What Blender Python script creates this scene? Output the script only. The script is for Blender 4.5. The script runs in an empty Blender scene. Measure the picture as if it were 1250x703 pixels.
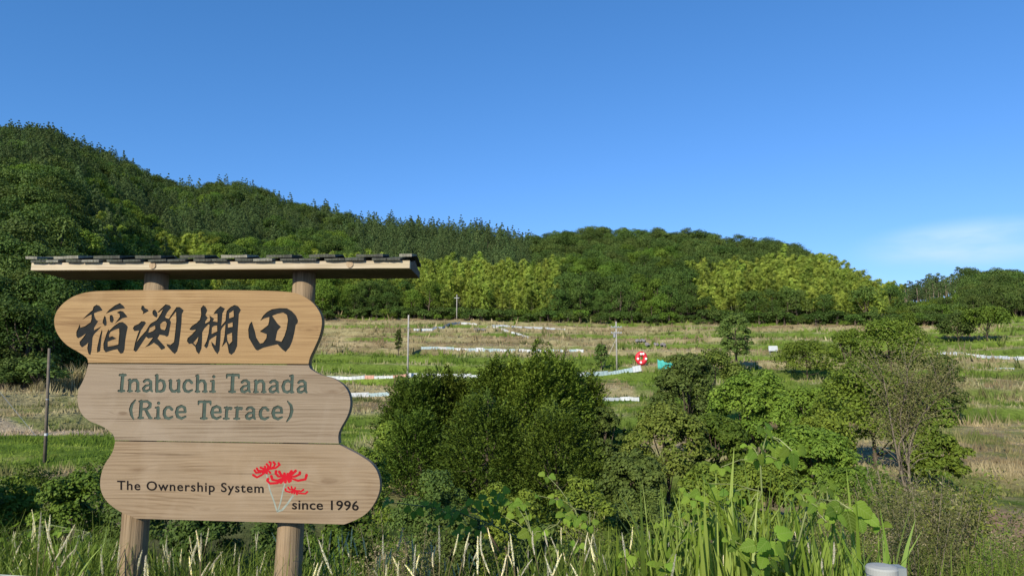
import bpy, bmesh, math, random
import numpy as np
from mathutils import Vector, Matrix

SC = bpy.context.scene
COL = SC.collection
R = math.radians
rnd = random.Random(7)

# ------------------------------------------------------------------ camera
F = 850.0                       # focal length in photo pixels (1250 wide)
PITCH = math.atan(0.110)
EYE = Vector((0, 0, 1.6))
cam = bpy.data.cameras.new('camera')
cam.sensor_width = 36.0
cam.lens = F / 1250 * 36
cam.clip_start = 0.1
cam.clip_end = 6000
camo = bpy.data.objects.new('camera', cam)
camo.location = EYE
camo.rotation_euler = (math.pi / 2 + PITCH, 0, 0)
COL.objects.link(camo)
SC.camera = camo

# ------------------------------------------------------------------ light
SUN_EL, SUN_AZ = R(29), R(208)          # azimuth clockwise from +Y: behind the camera, to the left
sv = Vector((math.sin(SUN_AZ) * math.cos(SUN_EL), math.cos(SUN_AZ) * math.cos(SUN_EL), math.sin(SUN_EL)))
sl = bpy.data.lights.new('sun', 'SUN')
sl.energy = 4.3
sl.angle = R(0.5)
sl.color = (1.0, 0.93, 0.80)
so = bpy.data.objects.new('sun', sl)
so.rotation_euler = (-sv).to_track_quat('-Z', 'Y').to_euler()
so.location = sv * 50
COL.objects.link(so)

W = bpy.data.worlds.new('World')
SC.world = W
W.use_nodes = True
wn, wl = W.node_tree.nodes, W.node_tree.links
for n in list(wn): wn.remove(n)
sky = wn.new('ShaderNodeTexSky')
sky.sky_type = 'NISHITA'
sky.sun_disc = False
sky.sun_elevation = SUN_EL
sky.sun_rotation = SUN_AZ
sky.altitude = 200
sky.air_density = 1.0
sky.dust_density = 0.0
sky.ozone_density = 1.5
hsv = wn.new('ShaderNodeMixRGB')          # the deep clear blue of this sky
hsv.blend_type = 'MULTIPLY'; hsv.inputs[0].default_value = 1; hsv.inputs[2].default_value = (.395, .92, 1.49, 1)
# thin cloud low on the right, laid out by direction in the sky
tc = wn.new('ShaderNodeTexCoord')
mp = wn.new('ShaderNodeMapping'); mp.inputs['Scale'].default_value = (9, 9, 34)
nz = wn.new('ShaderNodeTexNoise'); nz.inputs['Scale'].default_value = 1.0; nz.inputs['Detail'].default_value = 5
rp = wn.new('ShaderNodeMapRange'); rp.inputs[1].default_value = 0.22; rp.inputs[2].default_value = 0.58
vs = wn.new('ShaderNodeVectorMath'); vs.operation = 'SUBTRACT'
cdir = Vector(((1185 - 625) / F, math.cos(PITCH) - 0.063 * math.sin(PITCH), math.sin(PITCH) + 0.063 * math.cos(PITCH))).normalized()
vs.inputs[1].default_value = cdir
vm = wn.new('ShaderNodeVectorMath'); vm.operation = 'MULTIPLY'; vm.inputs[1].default_value = (8.5, 8.5, 34)
vl = wn.new('ShaderNodeVectorMath'); vl.operation = 'LENGTH'
ms = wn.new('ShaderNodeMapRange'); ms.interpolation_type = 'SMOOTHSTEP'
ms.inputs[1].default_value = 1.25; ms.inputs[2].default_value = 0.25; ms.inputs[3].default_value = 0; ms.inputs[4].default_value = 1.0
mu = wn.new('ShaderNodeMath'); mu.operation = 'MULTIPLY'
mx = wn.new('ShaderNodeMixRGB'); mx.inputs[2].default_value = (3.7, 5.5, 7.2, 1)
bg = wn.new('ShaderNodeBackground'); bg.inputs['Strength'].default_value = 0.10
wo = wn.new('ShaderNodeOutputWorld')
ss_ = wn.new('ShaderNodeSeparateColor'); sc_ = wn.new('ShaderNodeCombineColor'); wl.new(sky.outputs[0], ss_.inputs[0])
for i_, g_ in enumerate((1.08, .83, .84)):
    pw = wn.new('ShaderNodeMath'); pw.operation = 'POWER'; pw.inputs[1].default_value = g_
    wl.new(ss_.outputs[i_], pw.inputs[0]); wl.new(pw.outputs[0], sc_.inputs[i_])
wl.new(sc_.outputs[0], hsv.inputs[1])
wl.new(tc.outputs['Generated'], mp.inputs[0]); wl.new(mp.outputs[0], nz.inputs[0]); wl.new(nz.outputs[0], rp.inputs[0])
wl.new(tc.outputs['Generated'], vs.inputs[0]); wl.new(vs.outputs[0], vm.inputs[0]); wl.new(vm.outputs[0], vl.inputs[0])
wl.new(vl.outputs['Value'], ms.inputs[0]); wl.new(ms.outputs[0], mu.inputs[0]); wl.new(rp.outputs[0], mu.inputs[1])
wl.new(mu.outputs[0], mx.inputs[0]); wl.new(hsv.outputs[0], mx.inputs[1]); wl.new(mx.outputs[0], bg.inputs[0])
wl.new(bg.outputs[0], wo.inputs[0])
SC.view_settings.view_transform = 'Standard'
SC.view_settings.look = 'None'
SC.view_settings.exposure = 0.55
SC.view_settings.gamma = 1

# ------------------------------------------------------------------ helpers
def ray(px, py):
    xc, zc = (px - 625) / F, (351.5 - py) / F
    return Vector((xc, math.cos(PITCH) - zc * math.sin(PITCH), math.sin(PITCH) + zc * math.cos(PITCH)))

def at(px, py, d):              # the place seen at a pixel, d metres ahead
    r = ray(px, py)
    return EYE + r * (d / r.y)

def zpy(py, d):
    return at(625, py, d).z

def tag(o, label=None, cat=None, group=None, kind=None):
    if label: o['label'] = label
    if cat: o['category'] = cat
    if group: o['group'] = group
    if kind: o['kind'] = kind
    return o

def empty(name, loc=(0, 0, 0), rot=(0, 0, 0)):
    o = bpy.data.objects.new(name, None)
    o.location = loc; o.rotation_euler = rot
    o.empty_display_size = 0.2
    COL.objects.link(o)
    return o

def link(name, me, parent=None, loc=(0, 0, 0), rot=(0, 0, 0), scale=(1, 1, 1)):
    o = bpy.data.objects.new(name, me)
    o.location = loc; o.rotation_euler = rot; o.scale = scale
    COL.objects.link(o)
    if parent: o.parent = parent
    return o

def npmesh(name, V, Q=None, T=None, mats=(), qmi=None, tmi=None, qtone=None, ttone=None, smooth=False, vcol=None):
    V = np.asarray(V, np.float32).reshape(-1, 3)
    Q = np.zeros((0, 4), np.int32) if Q is None else np.asarray(Q, np.int32).reshape(-1, 4)
    T = np.zeros((0, 3), np.int32) if T is None else np.asarray(T, np.int32).reshape(-1, 3)
    me = bpy.data.meshes.new(name)
    nq, nt = len(Q), len(T)
    me.vertices.add(len(V)); me.vertices.foreach_set('co', V.ravel())
    me.loops.add(nq * 4 + nt * 3)
    me.loops.foreach_set('vertex_index', np.concatenate([Q.ravel(), T.ravel()]).astype(np.int32))
    me.polygons.add(nq + nt)
    starts = np.concatenate([np.arange(nq) * 4, nq * 4 + np.arange(nt) * 3]).astype(np.int32)
    me.polygons.foreach_set('loop_start', starts)
    mi = np.zeros(nq + nt, np.int32)
    if qmi is not None: mi[:nq] = qmi
    if tmi is not None: mi[nq:] = tmi
    me.polygons.foreach_set('material_index', mi)
    me.polygons.foreach_set('use_smooth', np.full(nq + nt, bool(smooth)))
    if qtone is not None or ttone is not None:
        a = me.attributes.new('tone', 'FLOAT', 'FACE')
        t = np.zeros(nq + nt, np.float32)
        if qtone is not None: t[:nq] = qtone
        if ttone is not None: t[nq:] = ttone
        a.data.foreach_set('value', t)
    if vcol is not None:
        a = me.attributes.new('gcol', 'FLOAT_COLOR', 'POINT')
        c = np.ones((len(V), 4), np.float32); c[:, :3] = vcol
        a.data.foreach_set('color', c.ravel())
    for m in mats: me.materials.append(m)
    me.update(calc_edges=True)
    return me

class MB:                       # a small polygon collector
    def __init__(s): s.V = []; s.F = []; s.M = []
    def add(s, V, Fc, mi=0):
        o = len(s.V); s.V += [tuple(v) for v in V]
        for f in Fc: s.F.append([i + o for i in f]); s.M.append(mi)
    def box(s, lo, hi, mi=0, M=None):
        x0, y0, z0 = lo; x1, y1, z1 = hi
        V = [Vector(v) for v in ((x0,y0,z0),(x1,y0,z0),(x1,y1,z0),(x0,y1,z0),(x0,y0,z1),(x1,y0,z1),(x1,y1,z1),(x0,y1,z1))]
        if M is not None: V = [M @ v for v in V]
        s.add(V, [(0,3,2,1),(4,5,6,7),(0,1,5,4),(1,2,6,5),(2,3,7,6),(3,0,4,7)], mi)
    def tube(s, pts, rad, n=8, mi=0, caps=True):
        pts = [Vector(p) for p in pts]
        k = len(pts)
        if not hasattr(rad, '__len__'): rad = [rad] * k
        V = []; Fc = []
        ref = None
        for i, p in enumerate(pts):
            t = (pts[min(i + 1, k - 1)] - pts[max(i - 1, 0)]).normalized()
            if ref is None or abs(ref.dot(t)) > .95:
                ref = Vector((1, 0, 0)) if abs(t.x) < .8 else Vector((0, 1, 0))
            a = (ref - t * ref.dot(t)).normalized(); b = t.cross(a); ref = a
            for j in range(n):
                an = 2 * math.pi * j / n
                V.append(p + (a * math.cos(an) + b * math.sin(an)) * rad[i])
        for i in range(k - 1):
            for j in range(n):
                Fc.append((i*n+j, i*n+(j+1) % n, (i+1)*n+(j+1) % n, (i+1)*n+j))
        if caps:
            Fc.append(tuple(reversed(range(n)))); Fc.append(tuple((k-1)*n+j for j in range(n)))
        s.add(V, Fc, mi)
    def lathe(s, prof, n=24, mi=0, c=(0, 0, 0)):
        V = []; Fc = []
        for r, z in prof:
            for j in range(n):
                a = 2*math.pi*j/n
                V.append((c[0]+r*math.cos(a), c[1]+r*math.sin(a), c[2]+z))
        k = len(prof)
        for i in range(k-1):
            for j in range(n):
                Fc.append((i*n+j, i*n+(j+1) % n, (i+1)*n+(j+1) % n, (i+1)*n+j))
        Fc.append(tuple(reversed(range(n)))); Fc.append(tuple((k-1)*n+j for j in range(n)))
        s.add(V, Fc, mi)
    def mesh(s, name, mats, smooth=False):
        me = bpy.data.meshes.new(name)
        me.from_pydata(s.V, [], s.F)
        for m in (mats if isinstance(mats, (list, tuple)) else [mats]): me.materials.append(m)
        me.polygons.foreach_set('material_index', np.array(s.M, np.int32))
        me.polygons.foreach_set('use_smooth', np.full(len(s.F), bool(smooth)))
        me.update()
        return me

# value noise
_tab = np.random.default_rng(11).random((256, 256)).astype(np.float64)
def vn(x, y):
    xi = np.floor(x).astype(int); yi = np.floor(y).astype(int)
    fx = x - xi; fy = y - yi
    fx = fx*fx*(3-2*fx); fy = fy*fy*(3-2*fy)
    a = _tab[xi & 255, yi & 255]; b = _tab[(xi+1) & 255, yi & 255]
    c = _tab[xi & 255, (yi+1) & 255]; d = _tab[(xi+1) & 255, (yi+1) & 255]
    return (a*(1-fx)+b*fx)*(1-fy)+(c*(1-fx)+d*fx)*fy
def fbm(x, y, o=4):
    s = 0; a = .5; t = 0
    for k in range(o):
        s = s + a*vn(x*2**k+17.3*k, y*2**k+5.1*k); t += a; a *= .5
    return s/t
def sst(a, b, x):
    t = np.clip((x-a)/(b-a), 0, 1); return t*t*(3-2*t)

# ------------------------------------------------------------------ materials
def newmat(name):
    m = bpy.data.materials.new(name); m.use_nodes = True
    nt = m.node_tree
    b = nt.nodes['Principled BSDF']
    return m, nt.nodes, nt.links, b

def leaf_mat(name, dark, light, trans=0.25, rough=0.6, spec=0.12, hue=0.03):
    m, N, L, b = newmat(name)
    at_ = N.new('ShaderNodeAttribute'); at_.attribute_name = 'tone'
    oi = N.new('ShaderNodeObjectInfo')
    mixc = N.new('ShaderNodeMixRGB'); mixc.inputs[1].default_value = (*dark, 1); mixc.inputs[2].default_value = (*light, 1)
    L.new(at_.outputs['Fac'], mixc.inputs[0])
    hs = N.new('ShaderNodeHueSaturation')
    mh = N.new('ShaderNodeMapRange'); mh.inputs[3].default_value = .5-hue*.35; mh.inputs[4].default_value = .5+hue*.55
    L.new(oi.outputs['Random'], mh.inputs[0]); L.new(mh.outputs[0], hs.inputs['Hue'])
    mv = N.new('ShaderNodeMapRange'); mv.inputs[3].default_value = .66; mv.inputs[4].default_value = 1.28
    wn_ = N.new('ShaderNodeTexWhiteNoise'); wn_.noise_dimensions = '1D'
    L.new(oi.outputs['Random'], wn_.inputs['W']); L.new(wn_.outputs['Value'], mv.inputs[0]); L.new(mv.outputs[0], hs.inputs['Value'])
    L.new(mixc.outputs[0], hs.inputs['Color'])
    b.inputs['Roughness'].default_value = rough
    b.inputs['Specular IOR Level'].default_value = spec
    L.new(hs.outputs[0], b.inputs['Base Color'])
    tr = N.new('ShaderNodeBsdfTranslucent')
    tm = N.new('ShaderNodeMixRGB'); tm.blend_type = 'MULTIPLY'; tm.inputs[0].default_value = 1; tm.inputs[2].default_value = (1.5, 1.5, .6, 1)
    L.new(hs.outputs[0], tm.inputs[1]); L.new(tm.outputs[0], tr.inputs[0])
    mixs = N.new('ShaderNodeMixShader'); mixs.inputs[0].default_value = trans
    L.new(b.outputs[0], mixs.inputs[1]); L.new(tr.outputs[0], mixs.inputs[2])
    L.new(mixs.outputs[0], N['Material Output'].inputs[0])
    return m

def wood_mat(name, light, dark, grain=26, along='X', rough=.7, bump=.25, mottled=None, knots=()):
    m, N, L, b = newmat(name)
    tc = N.new('ShaderNodeTexCoord')
    def noise(sc, scale, det, dist):
        mp = N.new('ShaderNodeMapping')
        mp.inputs['Scale'].default_value = sc
        n = N.new('ShaderNodeTexNoise'); n.inputs['Scale'].default_value = scale
        n.inputs['Detail'].default_value = det; n.inputs['Distortion'].default_value = dist
        L.new(tc.outputs['Object'], mp.inputs[0]); L.new(mp.outputs[0], n.inputs[0])
        return n
    if along == 'X': s1, s2 = (.9, 6, grain), (5, 30, grain*7)
    else: s1, s2 = (grain, grain, .9), (grain*6, grain*6, 5)
    n1 = noise(s1, 1.0, 5, 1.2); n2 = noise(s2, 1.0, 3, .2)
    n3 = noise((1.6, 3, 5) if along == 'X' else (6, 6, 2), 1.0, 3, .3)
    r1 = N.new('ShaderNodeValToRGB')
    r1.color_ramp.elements[0].position = .30; r1.color_ramp.elements[0].color = (*dark, 1)
    r1.color_ramp.elements[1].position = .56; r1.color_ramp.elements[1].color = (*light, 1)
    L.new(n1.outputs[0], r1.inputs[0])
    r2 = N.new('ShaderNodeMapRange'); r2.inputs[1].default_value = .3; r2.inputs[2].default_value = .7
    r2.inputs[3].default_value = .84; r2.inputs[4].default_value = 1.12
    L.new(n2.outputs[0], r2.inputs[0])
    mm = N.new('ShaderNodeMixRGB'); mm.blend_type = 'MULTIPLY'; mm.inputs[0].default_value = 1
    L.new(r1.outputs[0], mm.inputs[1]); L.new(r2.outputs[0], mm.inputs[2])
    sx = N.new('ShaderNodeSeparateXYZ'); L.new(tc.outputs['Object'], sx.inputs[0])
    nd = noise((.55, 1, 5), 1.0, 4, .6) if along == 'X' else noise((5, 5, .55), 1.0, 3, .6)
    def mth(op, a, b_=None):
        q = N.new('ShaderNodeMath'); q.operation = op
        for k, v in ((0, a), (1, b_)):
            if v is None: continue
            if isinstance(v, (int, float)): q.inputs[k].default_value = v
            else: L.new(v, q.inputs[k])
        return q.outputs[0]
    ph = mth('ADD', mth('MULTIPLY', sx.outputs['Z' if along == 'X' else 'X'], 330.0), mth('MULTIPLY', nd.outputs[0], 42.0))
    kd = None
    for kx, kz, ks in knots:
        dx = mth('MULTIPLY', mth('SUBTRACT', sx.outputs['X'], kx), 9.0/ks); dz = mth('MULTIPLY', mth('SUBTRACT', sx.outputs['Z'], kz), 34.0/ks)
        r2 = mth('ADD', mth('MULTIPLY', dx, dx), mth('MULTIPLY', dz, dz))
        ph = mth('ADD', ph, mth('MULTIPLY', mth('EXPONENT', mth('MULTIPLY', r2, -.7)), 13.0))
        e2 = mth('MULTIPLY', mth('EXPONENT', mth('MULTIPLY', r2, -2.2)), .75)
        kd = e2 if kd is None else mth('MAXIMUM', kd, e2)
    ring = mth('POWER', mth('ADD', mth('MULTIPLY', mth('SINE', ph), .5), .5), 3.0)
    rk = N.new('ShaderNodeMixRGB'); rk.blend_type = 'MULTIPLY'
    nf = noise((1.5, 3, 7), 1.0, 2, 0)
    rf = N.new('ShaderNodeMapRange'); rf.inputs[1].default_value = .35; rf.inputs[2].default_value = .62; rf.inputs[4].default_value = .62
    L.new(nf.outputs[0], rf.inputs[0])
    L.new(mth('MULTIPLY', ring, rf.outputs[0]), rk.inputs[0]); rk.inputs[2].default_value = (.55, .47, .40, 1)
    L.new(mm.outputs[0], rk.inputs[1]); mm = rk
    if kd is not None:
        kk = N.new('ShaderNodeMixRGB'); kk.blend_type = 'MULTIPLY'; kk.inputs[2].default_value = (.48, .38, .30, 1)
        L.new(mth('MULTIPLY', kd, mth('ADD', mth('MULTIPLY', n2.outputs[0], .9), .35)), kk.inputs[0]); L.new(mm.outputs[0], kk.inputs[1]); mm = kk
    m3 = N.new('ShaderNodeMixRGB')
    r3 = N.new('ShaderNodeMapRange'); r3.inputs[1].default_value = .42; r3.inputs[2].default_value = .68; r3.inputs[4].default_value = .65
    L.new(n3.outputs[0], r3.inputs[0]); L.new(r3.outputs[0], m3.inputs[0])
    L.new(mm.outputs[0], m3.inputs[1]); m3.inputs[2].default_value = (*(mottled or light), 1)
    # hairline checks along the grain and a few faded stains
    cr = noise((.8, 1, 62) if along == 'X' else (62, 62, .8), 1.0, 2, .3)
    ck = N.new('ShaderNodeMapRange'); ck.inputs[1].default_value = .665; ck.inputs[2].default_value = .70; ck.inputs[4].default_value = .55
    L.new(cr.outputs[0], ck.inputs[0])
    mc = N.new('ShaderNodeMixRGB'); mc.blend_type = 'MULTIPLY'; mc.inputs[2].default_value = (.40, .34, .28, 1)
    L.new(ck.outputs[0], mc.inputs[0]); L.new(m3.outputs[0], mc.inputs[1])
    st = noise((4, 4, 3), 1.0, 6, .8)
    sk = N.new('ShaderNodeMapRange'); sk.inputs[1].default_value = .52; sk.inputs[2].default_value = .74; sk.inputs[4].default_value = .30
    L.new(st.outputs[0], sk.inputs[0])
    mst = N.new('ShaderNodeMixRGB'); mst.inputs[2].default_value = (light[0]*1.25+.02, light[1]*1.28+.03, light[2]*1.4+.03, 1)
    L.new(sk.outputs[0], mst.inputs[0]); L.new(mc.outputs[0], mst.inputs[1])
    L.new(mst.outputs[0], b.inputs['Base Color'])
    b.inputs['Roughness'].default_value = rough
    b.inputs['Specular IOR Level'].default_value = .2
    bp = N.new('ShaderNodeBump'); bp.inputs['Strength'].default_value = bump; bp.inputs['Distance'].default_value = .004
    ad = N.new('ShaderNodeMath'); ad.operation = 'ADD'
    L.new(n1.outputs[0], ad.inputs[0]); L.new(n2.outputs[0], ad.inputs[1])
    L.new(ad.outputs[0], bp.inputs['Height']); L.new(bp.outputs[0], b.inputs['Normal'])
    return m

def plain(name, c, rough=.6, metal=0, spec=.3, var=.25, scale=8, bump=0, c2=None):
    m, N, L, b = newmat(name)
    tc = N.new('ShaderNodeTexCoord')
    n = N.new('ShaderNodeTexNoise'); n.inputs['Scale'].default_value = scale; n.inputs['Detail'].default_value = 5
    L.new(tc.outputs['Object'], n.inputs[0])
    mx = N.new('ShaderNodeMixRGB')
    c2 = c2 or tuple(v*(1-var) for v in c)
    mx.inputs[1].default_value = (*c2, 1); mx.inputs[2].default_value = (*c, 1)
    rr = N.new('ShaderNodeMapRange'); rr.inputs[1].default_value = .35; rr.inputs[2].default_value = .65
    L.new(n.outputs[0], rr.inputs[0]); L.new(rr.outputs[0], mx.inputs[0]); L.new(mx.outputs[0], b.inputs['Base Color'])
    b.inputs['Roughness'].default_value = rough; b.inputs['Metallic'].default_value = metal
    b.inputs['Specular IOR Level'].default_value = spec
    if bump:
        bp = N.new('ShaderNodeBump'); bp.inputs['Strength'].default_value = bump; bp.inputs['Distance'].default_value = .01
        L.new(n.outputs[0], bp.inputs['Height']); L.new(bp.outputs[0], b.inputs['Normal'])
    return m

M_CEDAR = leaf_mat('cedar_foliage', (.044, .076, .024), (.118, .162, .050), .12)
M_BROAD = leaf_mat('broadleaf_foliage', (.062, .104, .012), (.170, .222, .028), .2, hue=.03)
M_WOOD = leaf_mat('hillside_foliage', (.038, .078, .015), (.104, .158, .030), .18, hue=.02)
M_BRIGHT = leaf_mat('bright_foliage', (.072, .130, .015), (.152, .218, .030), .25)
M_BAMBOO = leaf_mat('bamboo_foliage', (.175, .230, .030), (.320, .375, .065), .3)
M_CYPRESS = leaf_mat('cypress_foliage', (.040, .078, .010), (.172, .226, .028), .15)
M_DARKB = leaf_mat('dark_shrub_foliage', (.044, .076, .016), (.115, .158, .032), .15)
M_OLIVE = leaf_mat('olive_foliage', (.085, .120, .016), (.195, .215, .040), .2)
M_BROWN = leaf_mat('russet_foliage', (.085, .088, .026), (.195, .190, .070), .2)
M_WEED = leaf_mat('weed_foliage', (.075, .105, .020), (.215, .205, .07), .2)
M_GRASS = leaf_mat('grass_blade', (.100, .155, .018), (.24, .29, .050), .3)
M_TALL = leaf_mat('tall_grass_blade', (.13, .20, .022), (.25, .32, .07), .3, rough=.42, spec=.3)
M_DRYG = leaf_mat('dry_grass_blade', (.22, .18, .09), (.44, .37, .22), .25)
M_PLUME = leaf_mat('silky_plume', (.60, .55, .47), (.85, .81, .73), .45, rough=.8)
M_KUDZU = leaf_mat('kudzu_leaf', (.085, .16, .016), (.19, .28, .030), .42, rough=.6, spec=.12)
M_BARK = plain('bark', (.10, .075, .05), .9, scale=6, bump=.4)
M_BARKP = plain('pale_bark', (.28, .22, .16), .9, scale=6, bump=.4)
M_CULM = plain('bamboo_culm', (.24, .26, .10), .5, scale=3)

# ------------------------------------------------------------------ terrain
RID_TOP = ([-400,0,40,90,130,160,200,240,270,310,350,400,430,500,560,600,640,690,720,760,800,860,900,960,1000,1040,1080,1098,1125,1150,1200,1250,1600],
           [150,143,148,172,180,200,212,215,210,218,235,250,261,263,270,275,287,280,277,278,280,282,287,284,302,325,352,352,343,340,334,332,330])
RID_D = ([-400,0,300,450,640,800,950,1000,1085,1110,1250,1600], [560,540,510,490,470,450,400,370,320,370,380,400])
FOOT_D = ([-400,0,60,130,300,450,620,750,840,1000,1085,1170,1250,1600], [80,88,90,130,235,250,252,255,250,232,222,225,235,240])
FOOT_PY = ([-400,0,60,130,300,450,620,750,840,1000,1085,1170,1250,1600], [475,468,468,445,394,387,391,394,394,394,397,396,387,385])
FIELD = {  # (distance, picture row of the ground) per column
    0:   [(30,640),(45,560),(60,516),(75,487)],
    100: [(30,640),(45,556),(60,518),(80,488)],
    300: [(30,640),(45,556),(60,525),(80,500),(100,478),(120,459),(150,436),(190,414)],
    450: [(30,640),(45,575),(60,545),(80,513),(105,482),(120,463),(150,437),(175,426),(200,410),(225,398)],
    620: [(35,630),(45,592),(60,552),(80,517),(100,489),(120,464),(150,441),(175,428),(190,420),(220,404)],
    750: [(35,630),(45,592),(60,552),(80,520),(100,493),(118,472),(140,451),(160,440),(175,431),(200,418),(230,405)],
    900: [(35,630),(45,592),(60,552),(80,518),(100,492),(120,470),(150,446),(175,430),(200,416),(225,402)],
    1080:[(32,640),(45,585),(60,548),(80,512),(100,488),(120,466),(150,442),(170,428),(195,412)],
    1170:[(30,650),(36,615),(45,588),(60,545),(80,510),(100,482),(120,462),(140,443),(160,430),(190,413),(210,402)],
    1250:[(30,655),(36,618),(45,590),(60,545),(80,512),(100,484),(120,462),(140,446),(160,432),(190,409),(215,394)],
}
NEAR = [(-60, -.6), (-12, 0), (0, 0), (4.6, -.02), (5.6, -.35), (7.5, -1.5), (11, -3.6), (16, -5.4), (22, -6.3)]
PXL = np.arange(-400, 1651, 10.0)
DL = np.concatenate([np.arange(-60, 3, 3.0), np.arange(3, 30, .5), np.arange(30, 270, 1.0), np.arange(270, 1500, 6.0)])
def _build_lattice():
    pc = sorted(FIELD)
    cols = []
    allpx = sorted(set(pc) | set(PXL.tolist()))
    for px in PXL:
        fd = np.interp(px, *FOOT_D); fpy = np.interp(px, *FOOT_PY)
        rd = np.interp(px, *RID_D); rt = np.interp(px, *RID_TOP)
        th = np.interp(px, [0, 450, 900, 960, 1090, 1120], [19, 16, 13, 15, 15, 15])
        rz = zpy(rt, rd) - th
        fz = zpy(fpy, fd)
        def colz(c):
            dd = [a for a, _ in NEAR] + [d for d, _ in FIELD[c]]
            zz = [a for _, a in NEAR] + [zpy(p, d) for d, p in FIELD[c]]
            return dd, zz
        c0 = max([c for c in pc if c <= px], default=pc[0]); c1 = min([c for c in pc if c >= px], default=pc[-1])
        t = 0 if c1 == c0 else (px-c0)/(c1-c0)
        z = None
        for c, w in ((c0, 1-t), (c1, t)):
            dd, zz = colz(c)
            k = [i for i in range(len(dd)) if dd[i] < fd-4]
            dd = [dd[i] for i in k] + [fd, (fd*.6+rd*.4), rd, rd+60, rd+500]
            zz = [zz[i] for i in k] + [fz, fz+(rz-fz)*.42, rz, rz-12, rz-160]
            v = np.interp(DL, dd, zz)*w
            z = v if z is None else z+v
        cols.append(z)
    Z = np.array(cols)                    # (px, d)
    k = np.array([1, 3, 4, 3, 1.]); k /= k.sum()
    P = np.pad(Z, ((2, 2), (0, 0)), 'edge')
    Z = sum(k[i]*P[i:i+len(Z)] for i in range(5))
    P = np.pad(Z, ((0, 0), (2, 2)), 'edge')
    Z = sum(k[i]*P[:, i:i+Z.shape[1]] for i in range(5))
    return Z
ZL = _build_lattice()
def pxof(x, y):
    return 625 + F*1.006*x/np.maximum(y, 8.0)
def _lat(px, y):
    a = np.clip((px-PXL[0])/10.0, 0, len(PXL)-1.001); i = a.astype(int); fa = a-i
    b = np.interp(y, DL, np.arange(len(DL))); b = np.clip(b, 0, len(DL)-1.001); j = b.astype(int); fb = b-j
    return (ZL[i, j]*(1-fa)+ZL[i+1, j]*fa)*(1-fb)+(ZL[i, j+1]*(1-fa)+ZL[i+1, j+1]*fa)*fb
STEP = 1.8
def ground(x, y):
    x = np.asarray(x, float); y = np.asarray(y, float)
    px = pxof(x, y)
    z = _lat(px, y)
    fd = np.interp(px, *FOOT_D)
    m = sst(36, 46, y)*(1-sst(fd-9, fd-2, y))
    w = 1.6*(fbm(x/45+40, y/45+40, 3)-.5)*2
    q = (z+w)/STEP
    fl = np.floor(q); fr = q-fl
    zt = STEP*(fl+.80*sst(.76, .97, fr)+.20*fr)-w-.06*STEP
    z = z*(1-m)+zt*m
    hill = sst(fd+10, fd+80, y)
    z = z+hill*14*(fbm(x/95+9, y/95+3, 3)-.5)
    z = z+sst(5, 9, y)*.35*(fbm(x/3.1, y/3.1, 3)-.5)
    return z
def gz(x, y): return float(ground(np.array([x]), np.array([y]))[0])
def hit(px, py, d0=24, d1=600):
    d = np.arange(d0, d1, .25)
    r = ray(px, py)
    x = r.x/r.y*d; zr = 1.6+r.z/r.y*d
    g = ground(x, d)
    k = np.argmax(g >= zr)
    if g[k] < zr[k]: k = len(d)-1
    return Vector((x[k], d[k], g[k]))

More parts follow.
